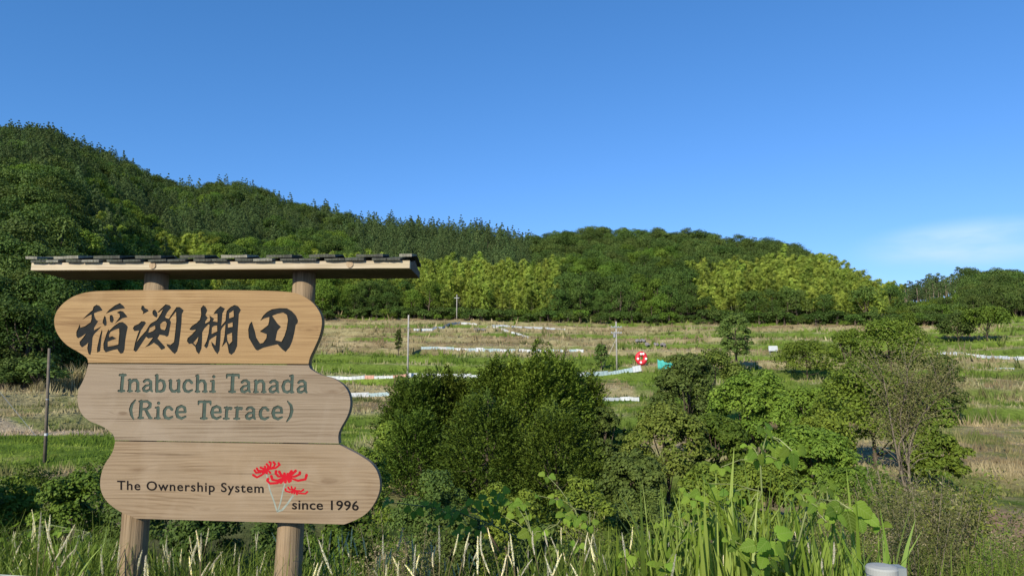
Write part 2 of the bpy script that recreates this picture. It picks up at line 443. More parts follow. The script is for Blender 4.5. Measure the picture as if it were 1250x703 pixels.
def terrace(x, y):
    px = pxof(x, y)
    q = (_lat(px, y)+1.6*(fbm(x/45+40, y/45+40, 3)-.5)*2)/STEP
    return q-np.floor(q)
def ground_col(x, y):
    px = pxof(x, y)
    e = .4
    sl = np.abs(ground(x, y+e)-ground(x, y-e))/(2*e)
    n1 = fbm(x/14+3, y/14, 4); n2 = fbm(x/3.3, y/3.3+9, 3); n3 = fbm(x/1.1, y/1.1+30, 2)
    fd = np.interp(px, *FOOT_D)
    # how dry the grass of each part of the fields is
    dry = np.full_like(x, .30)
    dry = np.where(px < 300, .33, dry)
    def zone(p0, p1, d0, d1, v, s=25):
        nonlocal dry
        k = sst(p0-s, p0+s, px)*(1-sst(p1-s, p1+s, px))*sst(d0-5, d0+5, y)*(1-sst(d1-5, d1+5, y))
        dry = dry*(1-k)+v*k
    zone(360, 900, 176, 246, .98)
    zone(360, 520, 158, 196, 1.05)
    zone(520, 800, 166, 182, .85)
    zone(360, 800, 124, 157, .12)
    zone(380, 820, 86, 118, .60)
    zone(760, 1000, 138, 232, .82)
    zone(940, 1130, 130, 226, .36)
    zone(1130, 1700, 120, 170, .34)
    zone(1130, 1700, 172, 240, .18)
    zone(1130, 1700, 60, 90, .22)
    zone(1130, 1700, 92, 118, .60)
    zone(-400, 130, 58, 86, .46)
    zone(-400, 300, 44, 58, .15)
    zone(380, 520, 40, 84, .22)
    w_ = 1.6*(fbm(x/45+40, y/45+40, 3)-.5)*2
    qq = (_lat(px, y)+w_)/STEP; fr_ = qq-np.floor(qq)
    q_ = np.floor(qq+.24).astype(int)
    band = _tab[(q_*37+5) & 255, (np.floor(x/55+q_*.37).astype(int)) & 255]-.5
    dry = dry+(n1-.5)*.6+(n2-.5)*.6+(band*.7+(q_ % 2-.5)*.55)-np.clip(sl-.30, 0, .6)*.55
    dry = sst(.30, .70, dry)
    g1 = np.array([.080, .130, .016]); g2 = np.array([.155, .215, .030])
    d1 = np.array([.31, .25, .135]); d2 = np.array([.215, .165, .088])
    gm = sst(.3, .7, n2)[:, None]; dm = sst(.35, .65, fbm(x/6+60, y/6, 3))[:, None]
    c = (g1*(1-gm)+g2*gm)*(1-dry[:, None])+(d2*(1-dm)+d1*dm)*dry[:, None]
    fm = sst(38, 46, y)*(1-sst(fd-9, fd-3, y))
    lip = np.exp(-((np.minimum(np.abs(fr_-.99), fr_+.01))/.055)**2)*fm*sst(.35, .6, fbm(x/9+31, y/9, 3))
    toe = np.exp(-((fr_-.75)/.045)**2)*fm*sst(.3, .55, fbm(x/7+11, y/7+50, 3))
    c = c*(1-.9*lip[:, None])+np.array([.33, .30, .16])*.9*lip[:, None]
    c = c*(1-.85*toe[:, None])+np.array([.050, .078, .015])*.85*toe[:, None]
    ris = sst(.77, .80, fr_)*(1-sst(.93, .97, fr_))*fm*sst(.25, .5, fbm(x/24+3, y/24+77, 3))*.8*(1-.75*dry)
    c = c*(1-ris[:, None])+np.array([.105, .150, .026])*ris[:, None]
    # bare reddish soil on the right, leaf litter under the woods and on the bank
    so_ = sst(1150, 1195, px)*(1-sst(34, 37, y))*sst(24, 27, y)*sst(.35, .5, fbm(x/5, y/5+70, 3)+.12)
    c = c*(1-so_[:, None])+np.array([.30, .19, .115])*so_[:, None]
    tk = (1-sst(110, 150, px))*sst(60.2, 60.8, y)*(1-sst(63.2, 64, y))
    c = c*(1-tk[:, None])+np.array([.36, .29, .19])*tk[:, None]
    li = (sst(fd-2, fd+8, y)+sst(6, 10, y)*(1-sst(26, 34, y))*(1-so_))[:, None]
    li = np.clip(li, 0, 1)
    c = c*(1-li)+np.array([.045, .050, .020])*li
    gr = (1-sst(3.0, 4.2, y))[:, None]
    c = c*(1-gr)+np.array([.16, .15, .135])*gr
    return c*(.72+.56*n3)[:, None]

m, N, L, b = newmat('ground')
ga = N.new('ShaderNodeAttribute'); ga.attribute_name = 'gcol'
gn = N.new('ShaderNodeTexNoise'); gn.inputs['Scale'].default_value = 2.3; gn.inputs['Detail'].default_value = 8; gn.inputs['Roughness'].default_value = .7
gt = N.new('ShaderNodeTexCoord'); L.new(gt.outputs['Object'], gn.inputs[0])
gr_ = N.new('ShaderNodeMapRange'); gr_.inputs[1].default_value = .3; gr_.inputs[2].default_value = .7; gr_.inputs[3].default_value = .6; gr_.inputs[4].default_value = 1.4
L.new(gn.outputs[0], gr_.inputs[0])
gm_ = N.new('ShaderNodeMixRGB'); gm_.blend_type = 'MULTIPLY'; gm_.inputs[0].default_value = 1
L.new(ga.outputs['Color'], gm_.inputs[1]); L.new(gr_.outputs[0], gm_.inputs[2]); L.new(gm_.outputs[0], b.inputs['Base Color'])
b.inputs['Roughness'].default_value = .95; b.inputs['Specular IOR Level'].default_value = .05
gb = N.new('ShaderNodeBump'); gb.inputs['Strength'].default_value = .8; gb.inputs['Distance'].default_value = .25
L.new(gn.outputs[0], gb.inputs['Height']); L.new(gb.outputs[0], b.inputs['Normal'])
M_GROUND = m

rows = np.concatenate([np.arange(-40, 3, 3.0), np.arange(3, 20, .4), np.arange(20, 40, .8), np.arange(40, 130, .42), np.arange(130, 260, .6),
                       np.arange(260, 660, 5.0), np.array([700, 800, 950, 1200, 1600.])])
cs = np.linspace(-1.15, 1.15, 400)
D2, S2 = np.meshgrid(rows, cs, indexing='ij')
X2 = S2*(np.maximum(D2, 0)+30)
gx, gy = X2.ravel(), D2.ravel()
gzv = ground(gx, gy)
nr, ncl = D2.shape
idx = np.arange(nr*ncl).reshape(nr, ncl)
Q = np.stack([idx[:-1, :-1], idx[:-1, 1:], idx[1:, 1:], idx[1:, :-1]], -1).reshape(-1, 4)
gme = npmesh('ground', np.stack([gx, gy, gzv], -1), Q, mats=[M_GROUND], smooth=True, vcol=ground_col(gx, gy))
tag(link('ground', gme), 'terraced grassy valley rising to wooded hills', kind='structure')

# ------------------------------------------------------------------ the sign
SD = 4.25
YAW, TILT = R(2.4), R(3.2)
SIGN_R = Matrix.Rotation(-YAW, 3, 'Z') @ Matrix.Rotation(-TILT, 3, 'X')
sgx = SIGN_R @ Vector((1, 0, 0)); sgy = SIGN_R @ Vector((0, 1, 0)); sgz = SIGN_R @ Vector((0, 0, 1))
s_mid = at(262, 495, SD)
s_org = s_mid - sgz*((s_mid.z-0.0)/sgz.z)
sign = empty('wooden_sign', s_org, SIGN_R.to_euler())
tag(sign, 'wooden rice terrace sign with three stacked planks under a small shingle roof', 'sign')
def loc2(px, py, dep=0.0):       # picture point -> the sign's own x, z on the plane dep metres behind its face
    r = ray(px, py)
    t = (s_org+sgy*dep-EYE).dot(sgy)/r.dot(sgy)
    p = EYE+r*t-s_org
    return Vector((p.dot(sgx), p.dot(sgz)))

def prism(loops, y0, y1):        # filled flat shape (even-odd loops) given thickness
    cu = bpy.data.curves.new('outline', 'CURVE'); cu.dimensions = '2D'; cu.fill_mode = 'BOTH'
    for lp in loops:
        sp = cu.splines.new('POLY'); sp.points.add(len(lp)-1)
        for p, c in zip(sp.points, lp): p.co = (c[0], c[1], 0, 1)
        sp.use_cyclic_u = True
    cu.extrude = abs(y1-y0)/2
    ob = bpy.data.objects.new('outline', cu); COL.objects.link(ob)
    dg = bpy.context.evaluated_depsgraph_get()
    me = bpy.data.meshes.new_from_object(ob.evaluated_get(dg))
    bpy.data.objects.remove(ob); bpy.data.curves.remove(cu)
    c = (y0+y1)/2
    V = np.zeros(len(me.vertices)*3); me.vertices.foreach_get('co', V); V = V.reshape(-1, 3)
    Fc = [tuple(p.vertices) for p in me.polygons]
    bpy.data.meshes.remove(me)
    Vn = [(v[0], c-v[2], v[1]) for v in V]
    return Vn, Fc

# --- letter shapes: drawn in a fine grid, then outlined
def seg_fill(field, gxx, gyy, a, b_, w0, w1):
    ax, ay = a; bx, by = b_
    dx, dy = bx-ax, by-ay; l2 = dx*dx+dy*dy+1e-9
    t = np.clip(((gxx-ax)*dx+(gyy-ay)*dy)/l2, 0, 1)
    dist = np.hypot(gxx-ax-t*dx, gyy-ay-t*dy)-(w0+(w1-w0)*t)/2
    np.minimum(field, dist, out=field)
def poly_inside(P, gxx, gyy):
    ins = np.zeros(gxx.shape, bool)
    n = len(P)
    for i in range(n):
        x0, y0 = P[i]; x1, y1 = P[(i+1) % n]
        if y0 == y1: continue
        c = ((y0 > gyy) != (y1 > gyy)) & (gxx < (x1-x0)*(gyy-y0)/(y1-y0)+x0)
        ins ^= c
    return ins
def blur(A, n=1):
    for _ in range(n):
        P = np.pad(A, 1, 'edge')
        A = (P[:-2, 1:-1]+P[2:, 1:-1]+P[1:-1, :-2]+P[1:-1, 2:]+2*P[1:-1, 1:-1])/6
    return A
def contours(A, x0, y0, h):      # marching squares at 0.5 -> closed loops
    segs = {}
    B = A > .5
    code = B[:-1, :-1]*1+B[:-1, 1:]*2+B[1:, 1:]*4+B[1:, :-1]*8
    tab = {1: [(3, 0)], 2: [(0, 1)], 3: [(3, 1)], 4: [(1, 2)], 5: [(3, 2), (1, 0)], 6: [(0, 2)], 7: [(3, 2)], 8: [(2, 3)], 9: [(2, 0)],
           10: [(0, 3), (2, 1)], 11: [(2, 1)], 12: [(1, 3)], 13: [(1, 0)], 14: [(0, 3)]}
    js, is_ = np.nonzero((code > 0) & (code < 15))
    def ek(j, i, e):
        return (0, j, i) if e == 0 else (1, j, i+1) if e == 1 else (0, j+1, i) if e == 2 else (1, j, i)
    for j, i in zip(js, is_):
        for a, c in tab[int(code[j, i])]: segs[ek(j, i, a)] = ek(j, i, c)
    def pt(k):
        ty, j, i = k
        if ty == 0: a, c = A[j, i], A[j, i+1]; t = (.5-a)/(c-a); return (x0+(i+t)*h, y0+j*h)
        a, c = A[j, i], A[j+1, i]; t = (.5-a)/(c-a); return (x0+i*h, y0+(j+t)*h)
    loops = []
    while segs:
        k0, k = segs.popitem(); lp = [pt(k0)]
        while k != k0:
            lp.append(pt(k)); k = segs.pop(k, k0)
        if len(lp) > 12: loops.append(simplify(lp, .035))
    return loops
def simplify(P, tol):
    P = np.array(P)
    n = len(P); h = n//2
    def dp(a, b_):
        if b_-a < 2: return []
        s = P[a:b_+1]; d = s[-1]-s[0]; ln = np.hypot(*d)+1e-12
        q = np.abs(d[0]*(s[:, 1]-s[0, 1])-d[1]*(s[:, 0]-s[0, 0]))/ln
        k = int(np.argmax(q))
        if q[k] < tol: return []
        return dp(a, a+k)+[a+k]+dp(a+k, b_)
    ids = [0]+dp(0, h)+[h]+dp(h, n-1)
    return [tuple(P[i]) for i in ids]
def glyph(polys=(), holes=(), strokes=(), dots=(), soft=2, h=.12):
    pts = [p for q in polys for p in q]+[(p[0], p[1]) for s in strokes for p in s[0]]+[(d[0], d[1]) for d in dots]
    xs = [p[0] for p in pts]; ys = [p[1] for p in pts]
    x0, y0 = min(xs)-4, min(ys)-4; x1, y1 = max(xs)+4, max(ys)+4
    gxx, gyy = np.meshgrid(np.arange(x0, x1, h), np.arange(y0, y1, h))
    A = np.zeros(gxx.shape)
    f = np.full(gxx.shape, 9.0)
    for pl, w in strokes:
        ws = w if hasattr(w, '__len__') else [w]*len(pl)
        for i in range(len(pl)-1): seg_fill(f, gxx, gyy, pl[i], pl[i+1], ws[i], ws[i+1])
    for x, y, r in dots: np.minimum(f, np.hypot(gxx-x, gyy-y)-r, out=f)
    A = np.clip(.5-f/h, 0, 1)
    for P in polys: A = np.maximum(A, poly_inside(P, gxx, gyy).astype(float))
    for P in holes: A = np.minimum(A, 1-poly_inside(P, gxx, gyy).astype(float))
    A = blur(A, soft)
    return contours(A, x0, y0, h)

K = 703/72
def kz(ox, oy, P): return [(ox+x/K, oy+y/K) for x, y in P]
KANJI = []
o = (88, 366)
KANJI.append(([kz(*o, P) for P in (
 [(120,235),(180,175),(245,120),(255,80),(290,58),(325,70),(345,95),(365,125),(310,140),(262,160),(268,200),(285,235),(312,255),(290,290),(262,335),(262,362),(300,340),(355,312),(300,372),(262,410),(245,450),(240,520),(232,600),(218,660),(195,640),(180,575),(192,510),(160,540),(118,566),(92,535),(88,500),(130,450),(165,400),(110,440),(70,458),(50,430),(50,380),(75,330),(92,285),(98,330),(150,315),(222,265),(232,220),(232,175),(180,200)],
 [(398,168),(440,120),(510,65),(570,38),(610,70),(632,100),(560,112),(500,125),(440,150)],
 [(385,190),(400,200),(412,260),(412,300),(390,312),(362,270),(370,235)],
 [(450,185),(475,180),(490,200),(498,240),(480,275),(455,262),(448,225)],
 [(530,150),(575,130),(610,140),(640,175),(662,205),(600,220),(550,255),(505,285),(545,235),(570,200),(565,170)],
 [(435,345),(440,370),(500,310),(560,270),(600,262),(640,290),(665,320),(650,390),(635,480),(625,590),(610,630),(580,642),(555,615),(540,585),(480,600),(400,625),(375,590),(372,520),(395,450),(410,400)],
 [(355,352),(362,380),(350,450),(345,520),(335,610),(298,628),(298,570),(318,480),(335,410)])],
 [kz(*o, [(460,380),(510,355),(560,340),(562,400),(555,470),(550,530),(500,545),(425,555),(425,500),(470,480),(530,462),(480,432),(445,445),(440,420)])]))
o = (156, 366)
KANJI.append(([kz(*o, P) for P in (
 [(165,70),(190,70),(205,100),(240,115),(248,135),(210,155),(175,172),(185,145),(158,110)],
 [(292,150),(300,125),(325,115),(350,150),(355,190),(345,212),(320,200),(298,175)],
 [(350,150),(400,100),(450,52),(500,65),(518,92),(470,150),(445,200),(455,215),(487,225),(550,130),(580,85),(620,85),(668,125),(645,170),(640,280),(625,420),(610,530),(590,610),(560,645),(530,620),(470,550),(460,525),(510,535),(550,500),(565,380),(578,250),(575,140),(530,195),(500,235),(515,265),(500,350),(485,425),(465,440),(440,425),(380,415),(355,460),(400,510),(445,560),(440,580),(400,595),(360,545),(310,510),(260,545),(200,565),(240,530),(300,450),(245,460),(220,440),(160,530),(115,600),(95,620),(68,600),(85,515),(110,430),(135,365),(80,372),(60,340),(75,310),(130,285),(160,255),(200,255),(218,275),(185,325),(158,365),(135,430),(103,505),(150,440),(215,370),(262,292),(290,270),(345,240),(390,170),(420,110),(372,150)])],
 [kz(*o, P) for P in ([(245,390),(262,335),(300,315),(325,305),(328,345),(300,370),(265,385)], [(388,290),(420,260),(448,255),(465,280),(455,330),(440,360),(400,350),(388,330)])]))
o = (224, 366)
KANJI.append(([kz(*o, P) for P in (
 [(205,100),(235,65),(262,80),(285,125),(262,180),(290,215),(262,255),(258,282),(310,255),(318,225),(308,185),(330,200),(365,225),(350,255),(405,265),(405,165),(355,170),(385,125),(440,75),(495,105),(465,160),(455,270),(450,310),(500,250),(508,170),(515,130),(560,85),(610,60),(650,75),(685,120),(660,170),(655,260),(645,400),(640,550),(610,620),(570,655),(540,630),(525,540),(512,500),(455,565),(475,500),(490,420),(500,290),(460,335),(445,370),(440,480),(430,600),(405,648),(375,610),(340,545),(330,495),(380,545),(392,425),(340,455),(310,480),(290,560),(272,578),(245,548),(275,490),(300,390),(310,300),(300,290),(250,340),(225,385),(222,480),(215,580),(185,648),(155,615),(140,560),(100,520),(65,525),(40,490),(48,455),(100,410),(150,355),(100,362),(68,352),(100,310),(160,270),(195,235),(210,180)],)],
 [kz(*o, P) for P in ([(116,512),(145,540),(165,500),(178,440),(150,475)], [(340,330),(365,310),(400,305),(402,375),(335,405)],
  [(545,160),(595,125),(600,200),(545,220)], [(530,285),(585,268),(585,320),(530,330)], [(520,415),(578,390),(580,490),(545,530),(522,480)])]))
o = (298, 366)
KANJI.append(([kz(*o, [(92,255),(105,300),(130,380),(145,450),(190,520),(225,512),(265,455),(270,410),(235,395),(185,378),(240,335),(285,300),(298,250),(300,205),(240,220),(190,252),(225,190),(270,145),(330,112),(420,98),(510,100),(570,135),(620,190),(642,245),(638,275),(615,300),(600,390),(575,490),(545,560),(495,620),(455,590),(400,530),(330,545),(230,570),(165,602),(140,595),(100,530),(55,450),(48,350),(65,290)])],
 [kz(*o, [(335,190),(400,165),(465,150),(510,180),(522,240),(505,350),(480,430),(445,498),(375,480),(390,400),(400,365),(440,320),(400,285),(365,235)])]))
KANJI_L = [glyph(p, h_, soft=3) for p, h_ in KANJI]

# serif letters: strokes relative to (left, baseline), in tenths of a photo pixel
def G(x0, yb, *S): return [([(x-x0, y-yb) for x, y in pl], w) for pl, w in S]
SER = {
 'I': (G(40,272,([(97,72),(80,262)],34),([(62,72),(130,72)],24),([(48,261),(112,261)],24)), []),
 'n': (G(150,272,([(183,132),(177,262)],31),([(166,133),(190,133)],20),([(188,165),(222,132),(258,132),(277,168)],[24,27,28,30]),([(276,165),(275,262)],31),([(158,262),(206,262)],20),([(252,262),(298,262)],20)), []),
 'a': (G(325,272,([(352,148),(370,130),(405,128),(428,152)],[28,24,26,30]),([(430,150),(430,245),(446,264)],[30,30,20]),([(425,188),(370,198),(343,228),(350,256),(380,264),(426,240)],[20,24,28,28,26,20])), []),
 'b': (G(480,272,([(505,74),(501,262)],31),([(488,75),(506,75)],20),([(505,160),(545,130),(582,145),(596,197),(582,250),(545,266),(500,258)],[20,26,30,32,30,26,20])), []),
 'u': (G(640,272,([(668,134),(664,222),(684,258),(718,264),(754,240)],[31,30,28,26,20]),([(652,135),(672,135)],20),([(766,134),(760,264)],31),([(745,135),(768,135)],20),([(760,263),(776,263)],20)), []),
 'c': (G(808,272,([(918,158),(892,130),(856,134),(830,170),(826,215),(842,254),(880,266),(924,246)],[30,26,27,31,32,31,27,20])), []),
 'h': (G(955,272,([(990,75),(984,262)],31),([(972,76),(992,76)],20),([(990,165),(1028,132),(1064,138),(1080,172)],[22,26,28,31]),([(1080,168),(1079,262)],31),([(965,262),(1010,262)],20),([(1052,262),(1098,262)],20)), []),
 'i': (G(1128,272,([(1176,138),(1172,262)],31),([(1148,138),(1178,138)],20),([(1138,262),(1196,262)],20)), [(1182-1128, 84-272, 20)]),
 'T': (G(195,287,([(210,78),(345,78)],26),([(210,80),(203,112)],[26,14]),([(345,80),(350,115)],[26,14]),([(277,80),(268,275)],36),([(234,276),(302,276)],22)), []),
 'd': (G(860,287,([(974,165),(935,140),(893,155),(874,212),(888,264),(925,280),(970,258)],[20,26,30,32,30,26,20]),([(986,84),(976,276)],31),([(960,85),(986,85)],20),([(976,277),(998,278)],20)), []),
 'R': (G(275,592,([(318,384),(305,578)],34),([(296,385),(330,385)],22),([(318,386),(390,384),(424,412),(420,448),(385,474),(320,478)],[22,26,32,32,26,22]),([(368,480),(402,545),(424,580)],[28,34,28]),([(284,580),(338,580)],22),([(412,581),(440,581)],20)), []),
 'e': (G(722,592,([(737,510),(842,508)],22),([(843,506),(834,455),(795,436),(752,458),(736,512),(752,564),(796,584),(845,562)],[26,28,26,30,32,31,27,20])), []),
 'r': (G(160,604,([(205,464),(198,594)],31),([(180,465),(208,465)],20),([(168,594),(228,594)],20),([(205,502),(234,466),(258,470)],[20,24,26])), [(252-160, 480-604, 15)]),
 '(': (G(172,592,([(246,370),(206,422),(190,482),(200,546),(226,598)],[16,28,34,28,14])), []),
 ')': (G(905,612,([(930,392),(970,442),(980,502),(964,570),(920,632)],[14,28,34,28,14])), []),
}
K2 = 1250/128
PLACE = [('I',40,0,1),('n',150,0,1),('a',325,0,1),('b',480,0,1),('u',640,0,1),('c',808,0,1),('h',955,0,1),('i',1128,0,1),
         ('T',1327,0,1),('a',1492,0,1),('n',1652,0,1),('a',1832,0,1),('d',1992,0,1),('a',2167,0,1),
         ('(',172,0,2),('R',275,0,2),('i',470,0,2),('c',572,0,2),('e',722,0,2),('T',990,0,2),('e',1142,0,2),('r',1292,0,2),('r',1417,0,2),
         ('a',1552,0,2),('c',1717,0,2),('e',1872,0,2),(')',2037,0,2)]
SERIF_L = []
for ch, X, _, ln in PLACE:
    yb = (274 if ln == 1 else 594)+(X-40)*(14/2100)
    st, dt = SER[ch]
    SERIF_L.append(glyph(strokes=[([(140+(X+x)/K2, 450+(yb+y)/K2) for x, y in pl], [v*1.24/K2 for v in w] if hasattr(w, '__len__') else w*1.24/K2) for pl, w in st],
                         dots=[(140+(X+x)/K2, 450+(yb+y)/K2, r/K2) for x, y, r in dt], soft=1, h=.1))

def smooth_loop(P, it=2, keep=()):
    # corner cutting for the rounded lobes; points flagged sharp stay
    for _ in range(it):
        o_ = []
        n = len(P)
        for i in range(n):
            x, y, s = P[i]; xn, yn, sn = P[(i+1) % n]
            if s: o_.append((x, y, 1))
            else: o_.append((x*.75+xn*.25, y*.75+yn*.25, 0))
            if not sn: o_.append((x*.25+xn*.75, y*.25+yn*.75, 0))
        P = o_
    return [(p[0], p[1]) for p in P]
P1 = [(130,354,0),(350,354,0),(372,361.5,0),(386,373,0),(394,389,0),(391,408,0),(384,424,0),(378,436,0),(376.5,444.0,1),
      (107.5,442.6,1),(107,437,0),(97,430,0),(80,421,0),(67,404,0),(65.5,385,0),(77,369,0),(97,357.5,0)]
P2 = [(108,444.0,1),(377,445.6,1),(378,450,0),(391,457.5,0),(410,462,0),(424,474,0),(428.5,490,0),(425,507,0),(415,523,0),(412.5,532,0),(413.5,541.0,1),
      (140,537.0,1),(139,530,0),(126,520,0),(105,512.5,0),(95,498,0),(94,478,0),(103,462,0)]
P3 = [(140.5,538.3,1),(414,542.4,1),(440,555.5,0),(457,567.5,0),(464,584,0),(463.5,602,0),(452,623,0),(437,633.5,0),(420,639.7,1),
      (166,632.6,1),(143,623,0),(126,608,0),(121,590,0),(126,568,0),(138,552,0)]
BT = .056                        # plank thickness
LAY = .011                       # depth of the carved layer
def KN(L_): return [(loc2(x, y).x, loc2(x, y).y, k) for x, y, k in L_]
M_PL1 = wood_mat('warm_plank_wood', (.310, .198, .086), (.210, .122, .050), 60, mottled=(.28, .174, .076), knots=KN([(378, 403, .5), (98, 396, 1.3), (132, 412, .8), (240, 418, .4)]))
M_PL2 = wood_mat('greyed_plank_wood', (.236, .180, .118), (.178, .130, .082), 60, mottled=(.248, .192, .132), knots=KN([(192, 486, .8), (405, 478, .6), (150, 505, .5), (330, 488, .4)]))
M_PL3 = wood_mat('tan_plank_wood', (.256, .184, .110), (.190, .130, .073), 60, mottled=(.245, .182, .116), knots=KN([(168, 573, .7), (402, 588, .7), (250, 622, .4)]))
M_CARVE = plain('carved_dark_paint', (.012, .014, .0135), .65, spec=.1, var=.35, scale=30)
M_CARVG = plain('carved_green_paint', (.058, .082, .064), .7, spec=.1, var=.3, scale=30)
M_INK = plain('dark_lettering_paint', (.008, .006, .005), .7, spec=.1)
M_RED = plain('red_flower_paint', (.42, .010, .018), .7, spec=.05, var=.15)
M_STEMP = plain('pale_teal_stem_paint', (.24, .27, .22), .6, var=.2, scale=40)
def to2(lp, dep=0.0): return [tuple(loc2(x, y, dep)) for x, y in lp]
def plank(P, glyphs, mat, letter_mat, lname):
    out = to2(smooth_loop(P, 3))
    mb = MB()
    V, Fc = prism([out]+[to2(l) for g in glyphs for l in g], 0, LAY); mb.add(V, Fc)
    V, Fc = prism([out], LAY+.0004, BT); mb.add(V, Fc)
    pl = link('plank', mb.mesh('plank', mat), sign)
    for g in glyphs:
        mb = MB(); V, Fc = prism([to2(l) for l in g], .0045, LAY-.0004)
        mb.add(V, Fc)
        link(lname, mb.mesh(lname, letter_mat), pl)
    return pl
pl1 = plank(P1, KANJI_L, M_PL1, M_CARVE, 'carved_character'); pl1['label'] = 'top plank of warm yellow wood with four carved dark characters'
pl2 = plank(P2, SERIF_L, M_PL2, M_CARVG, 'carved_letter'); pl2['label'] = 'middle greyed plank carved with green serif lettering'
pl3 = plank(P3, [], M_PL3, M_INK, 'letter'); pl3['label'] = 'bottom tan plank with thin dark lettering and painted red flowers'
# seam where the middle plank is joined from two boards
mb = MB()
sa, sb = loc2(262, 498.2), loc2(426, 499.8)
mb.add([(sa.x, -.0006, sa.y-.0004), (sb.x, -.0006, sb.y-.0012), (sb.x, -.0006, sb.y+.0012), (sa.x, -.0006, sa.y+.0004)], [(0, 1, 2, 3)])
link('seam', mb.mesh('seam', plain('dark_seam', (.10, .07, .04), .9)), pl2)

def text_part(txt, px0, py0, px1, py1, cap_px, parent, space):
    cu = bpy.data.curves.new('txt', 'FONT'); cu.body = txt; cu.size = 1.0; cu.space_character = space; cu.resolution_u = 4; cu.offset = .016
    ob = bpy.data.objects.new('txt', cu); COL.objects.link(ob)
    dg = bpy.context.evaluated_depsgraph_get()
    me = bpy.data.meshes.new_from_object(ob.evaluated_get(dg))
    bpy.data.objects.remove(ob); bpy.data.curves.remove(cu)
    V = np.zeros(len(me.vertices)*3); me.vertices.foreach_get('co', V); V = V.reshape(-1, 3)
    x0, x1 = V[:, 0].min(), V[:, 0].max()
    W_ = []
    for v in V:
        t = (v[0]-x0)/(x1-x0)
        q = loc2(px0+(px1-px0)*t, py0+(py1-py0)*t-v[1]*cap_px/.73)
        W_.append((q.x, -.0008, q.y))
    # one part for each letter: gather faces whose spans along the line touch
    Fc = sorted(([tuple(reversed(p.vertices)) for p in me.polygons]), key=lambda f: min(V[i, 0] for i in f))
    bpy.data.meshes.remove(me)
    groups = []; end = -9
    for f in Fc:
        a, b_ = min(V[i, 0] for i in f), max(V[i, 0] for i in f)
        if a > end+.012: groups.append([])
        groups[-1].append(f); end = max(end, b_)
    for gf in groups:
        ids = sorted({i for f in gf for i in f}); mp_ = {i: k for k, i in enumerate(ids)}
        mb = MB(); mb.add([W_[i] for i in ids], [tuple(mp_[i] for i in f) for f in gf])
        link('letter', mb.mesh('letter', M_INK), parent)
text_part('The Ownership System', 143, 597.2, 322, 601.0, 11.6, pl3, 1.12)
text_part('since 1996', 356.5, 621.0, 438, 622.5, 12.0, pl3, 1.04)

# painted spider lilies
K3 = 703/80
def fz(P): return [(300+x/K3, 555+y/K3) for x, y in P]
def petals(L_, w=13): return [(fz(P), [w*.8/K3]+[w*1.3/K3]*(len(P)-2)+[w*1.6/K3]) for P in L_]
lily = [petals([[(225,160),(160,185),(110,190),(95,165)],[(225,165),(170,215),(120,240),(80,215)],[(225,155),(175,170),(130,165),(120,145)],[(230,150),(195,150),(160,135)],
                [(235,150),(265,120),(270,85),(255,75)],[(240,150),(300,130),(315,95),(298,78)],[(245,155),(320,140),(365,105),(352,88)],[(230,150),(240,115),(225,100)],[(215,150),(205,125)],
                [(225,160),(185,200)],[(230,165),(225,195)],[(240,165),(262,190)],[(235,160),(205,185)]], 16),
        petals([[(430,240),(340,300),(260,305),(230,275),(238,258)],[(425,235),(340,275),(285,265),(275,228)],[(425,230),(350,230),(320,200),(325,175)],[(430,225),(380,215),(360,180)],
                [(440,235),(560,275),(640,260),(652,215)],[(445,235),(530,230),(580,205),(580,188)],[(445,230),(500,205),(535,170)],[(440,230),(470,200),(490,175)],[(430,230),(415,200)],[(445,230),(450,205)],
                [(430,250),(375,295)],[(435,250),(425,290)],[(445,250),(465,285)],[(440,250),(480,275)],[(425,250),(355,275)],[(425,245),(480,245)]], 19),
        petals([[(520,378),(470,398),(430,385),(425,365)],[(520,375),(470,370),(455,348)],[(520,372),(495,360),(490,342)],[(525,378),(570,410),(640,415),(660,395)],[(525,375),(590,392),(618,372)],
                [(520,378),(520,410)],[(530,382),(550,420)],[(515,380),(495,405)],[(522,375),(530,352)],[(525,380),(575,385)]], 13)]
for st in lily:
    mb = MB(); V, Fc = prism([to2(l) for l in glyph(strokes=st, soft=1, h=.1)], -.0006, -.0001); mb.add(V, Fc)
    link('painted_flower', mb.mesh('painted_flower', M_RED), pl3)
for P, w in (([(220,190),(235,270),(260,380),(300,490),(335,600)], 15), ([(425,285),(395,400),(375,500),(345,600)], 14), ([(505,440),(450,520),(390,590),(340,605)], 20)):
    mb = MB(); V, Fc = prism([to2(l) for l in glyph(strokes=[(fz(P), w/K3)], soft=1, h=.15)], -.0004, -.0001); mb.add(V, Fc)
    link('painted_stem', mb.mesh('painted_stem', M_STEMP), pl3)

# posts
M_LOG = wood_mat('weathered_log', (.29, .205, .122), (.155, .108, .062), 30, 'Z', .85, .9, mottled=(.22, .175, .105))
PY = BT+.074
def post(pa, pb, ra, rb):
    a = loc2(*pa, PY); b_ = loc2(*pb, PY)
    d = (a-b_)/(a.y-b_.y)
    z0, z1 = -.25, roof_z+.012
    n = 14; pts = []; rad = []
    for i in range(n+1):
        z = z0+(z1-z0)*i/n
        pts.append((b_.x+d.x*(z-b_.y)+.002*math.sin(i*1.7), PY, z)); rad.append(ra+(rb-ra)*i/n+.0012*math.sin(i*2.3))
    mb = MB(); mb.tube(pts, rad, 28)
    return link('post', mb.mesh('post', M_LOG, True), sign)
FY = -.052                       # front of the roof's fascia
roof_z = loc2(270, 328.6, FY).y
post((191.3, 345), (160, 700), .083, .071)
post((371.5, 345), (351.5, 700), .083, .071)

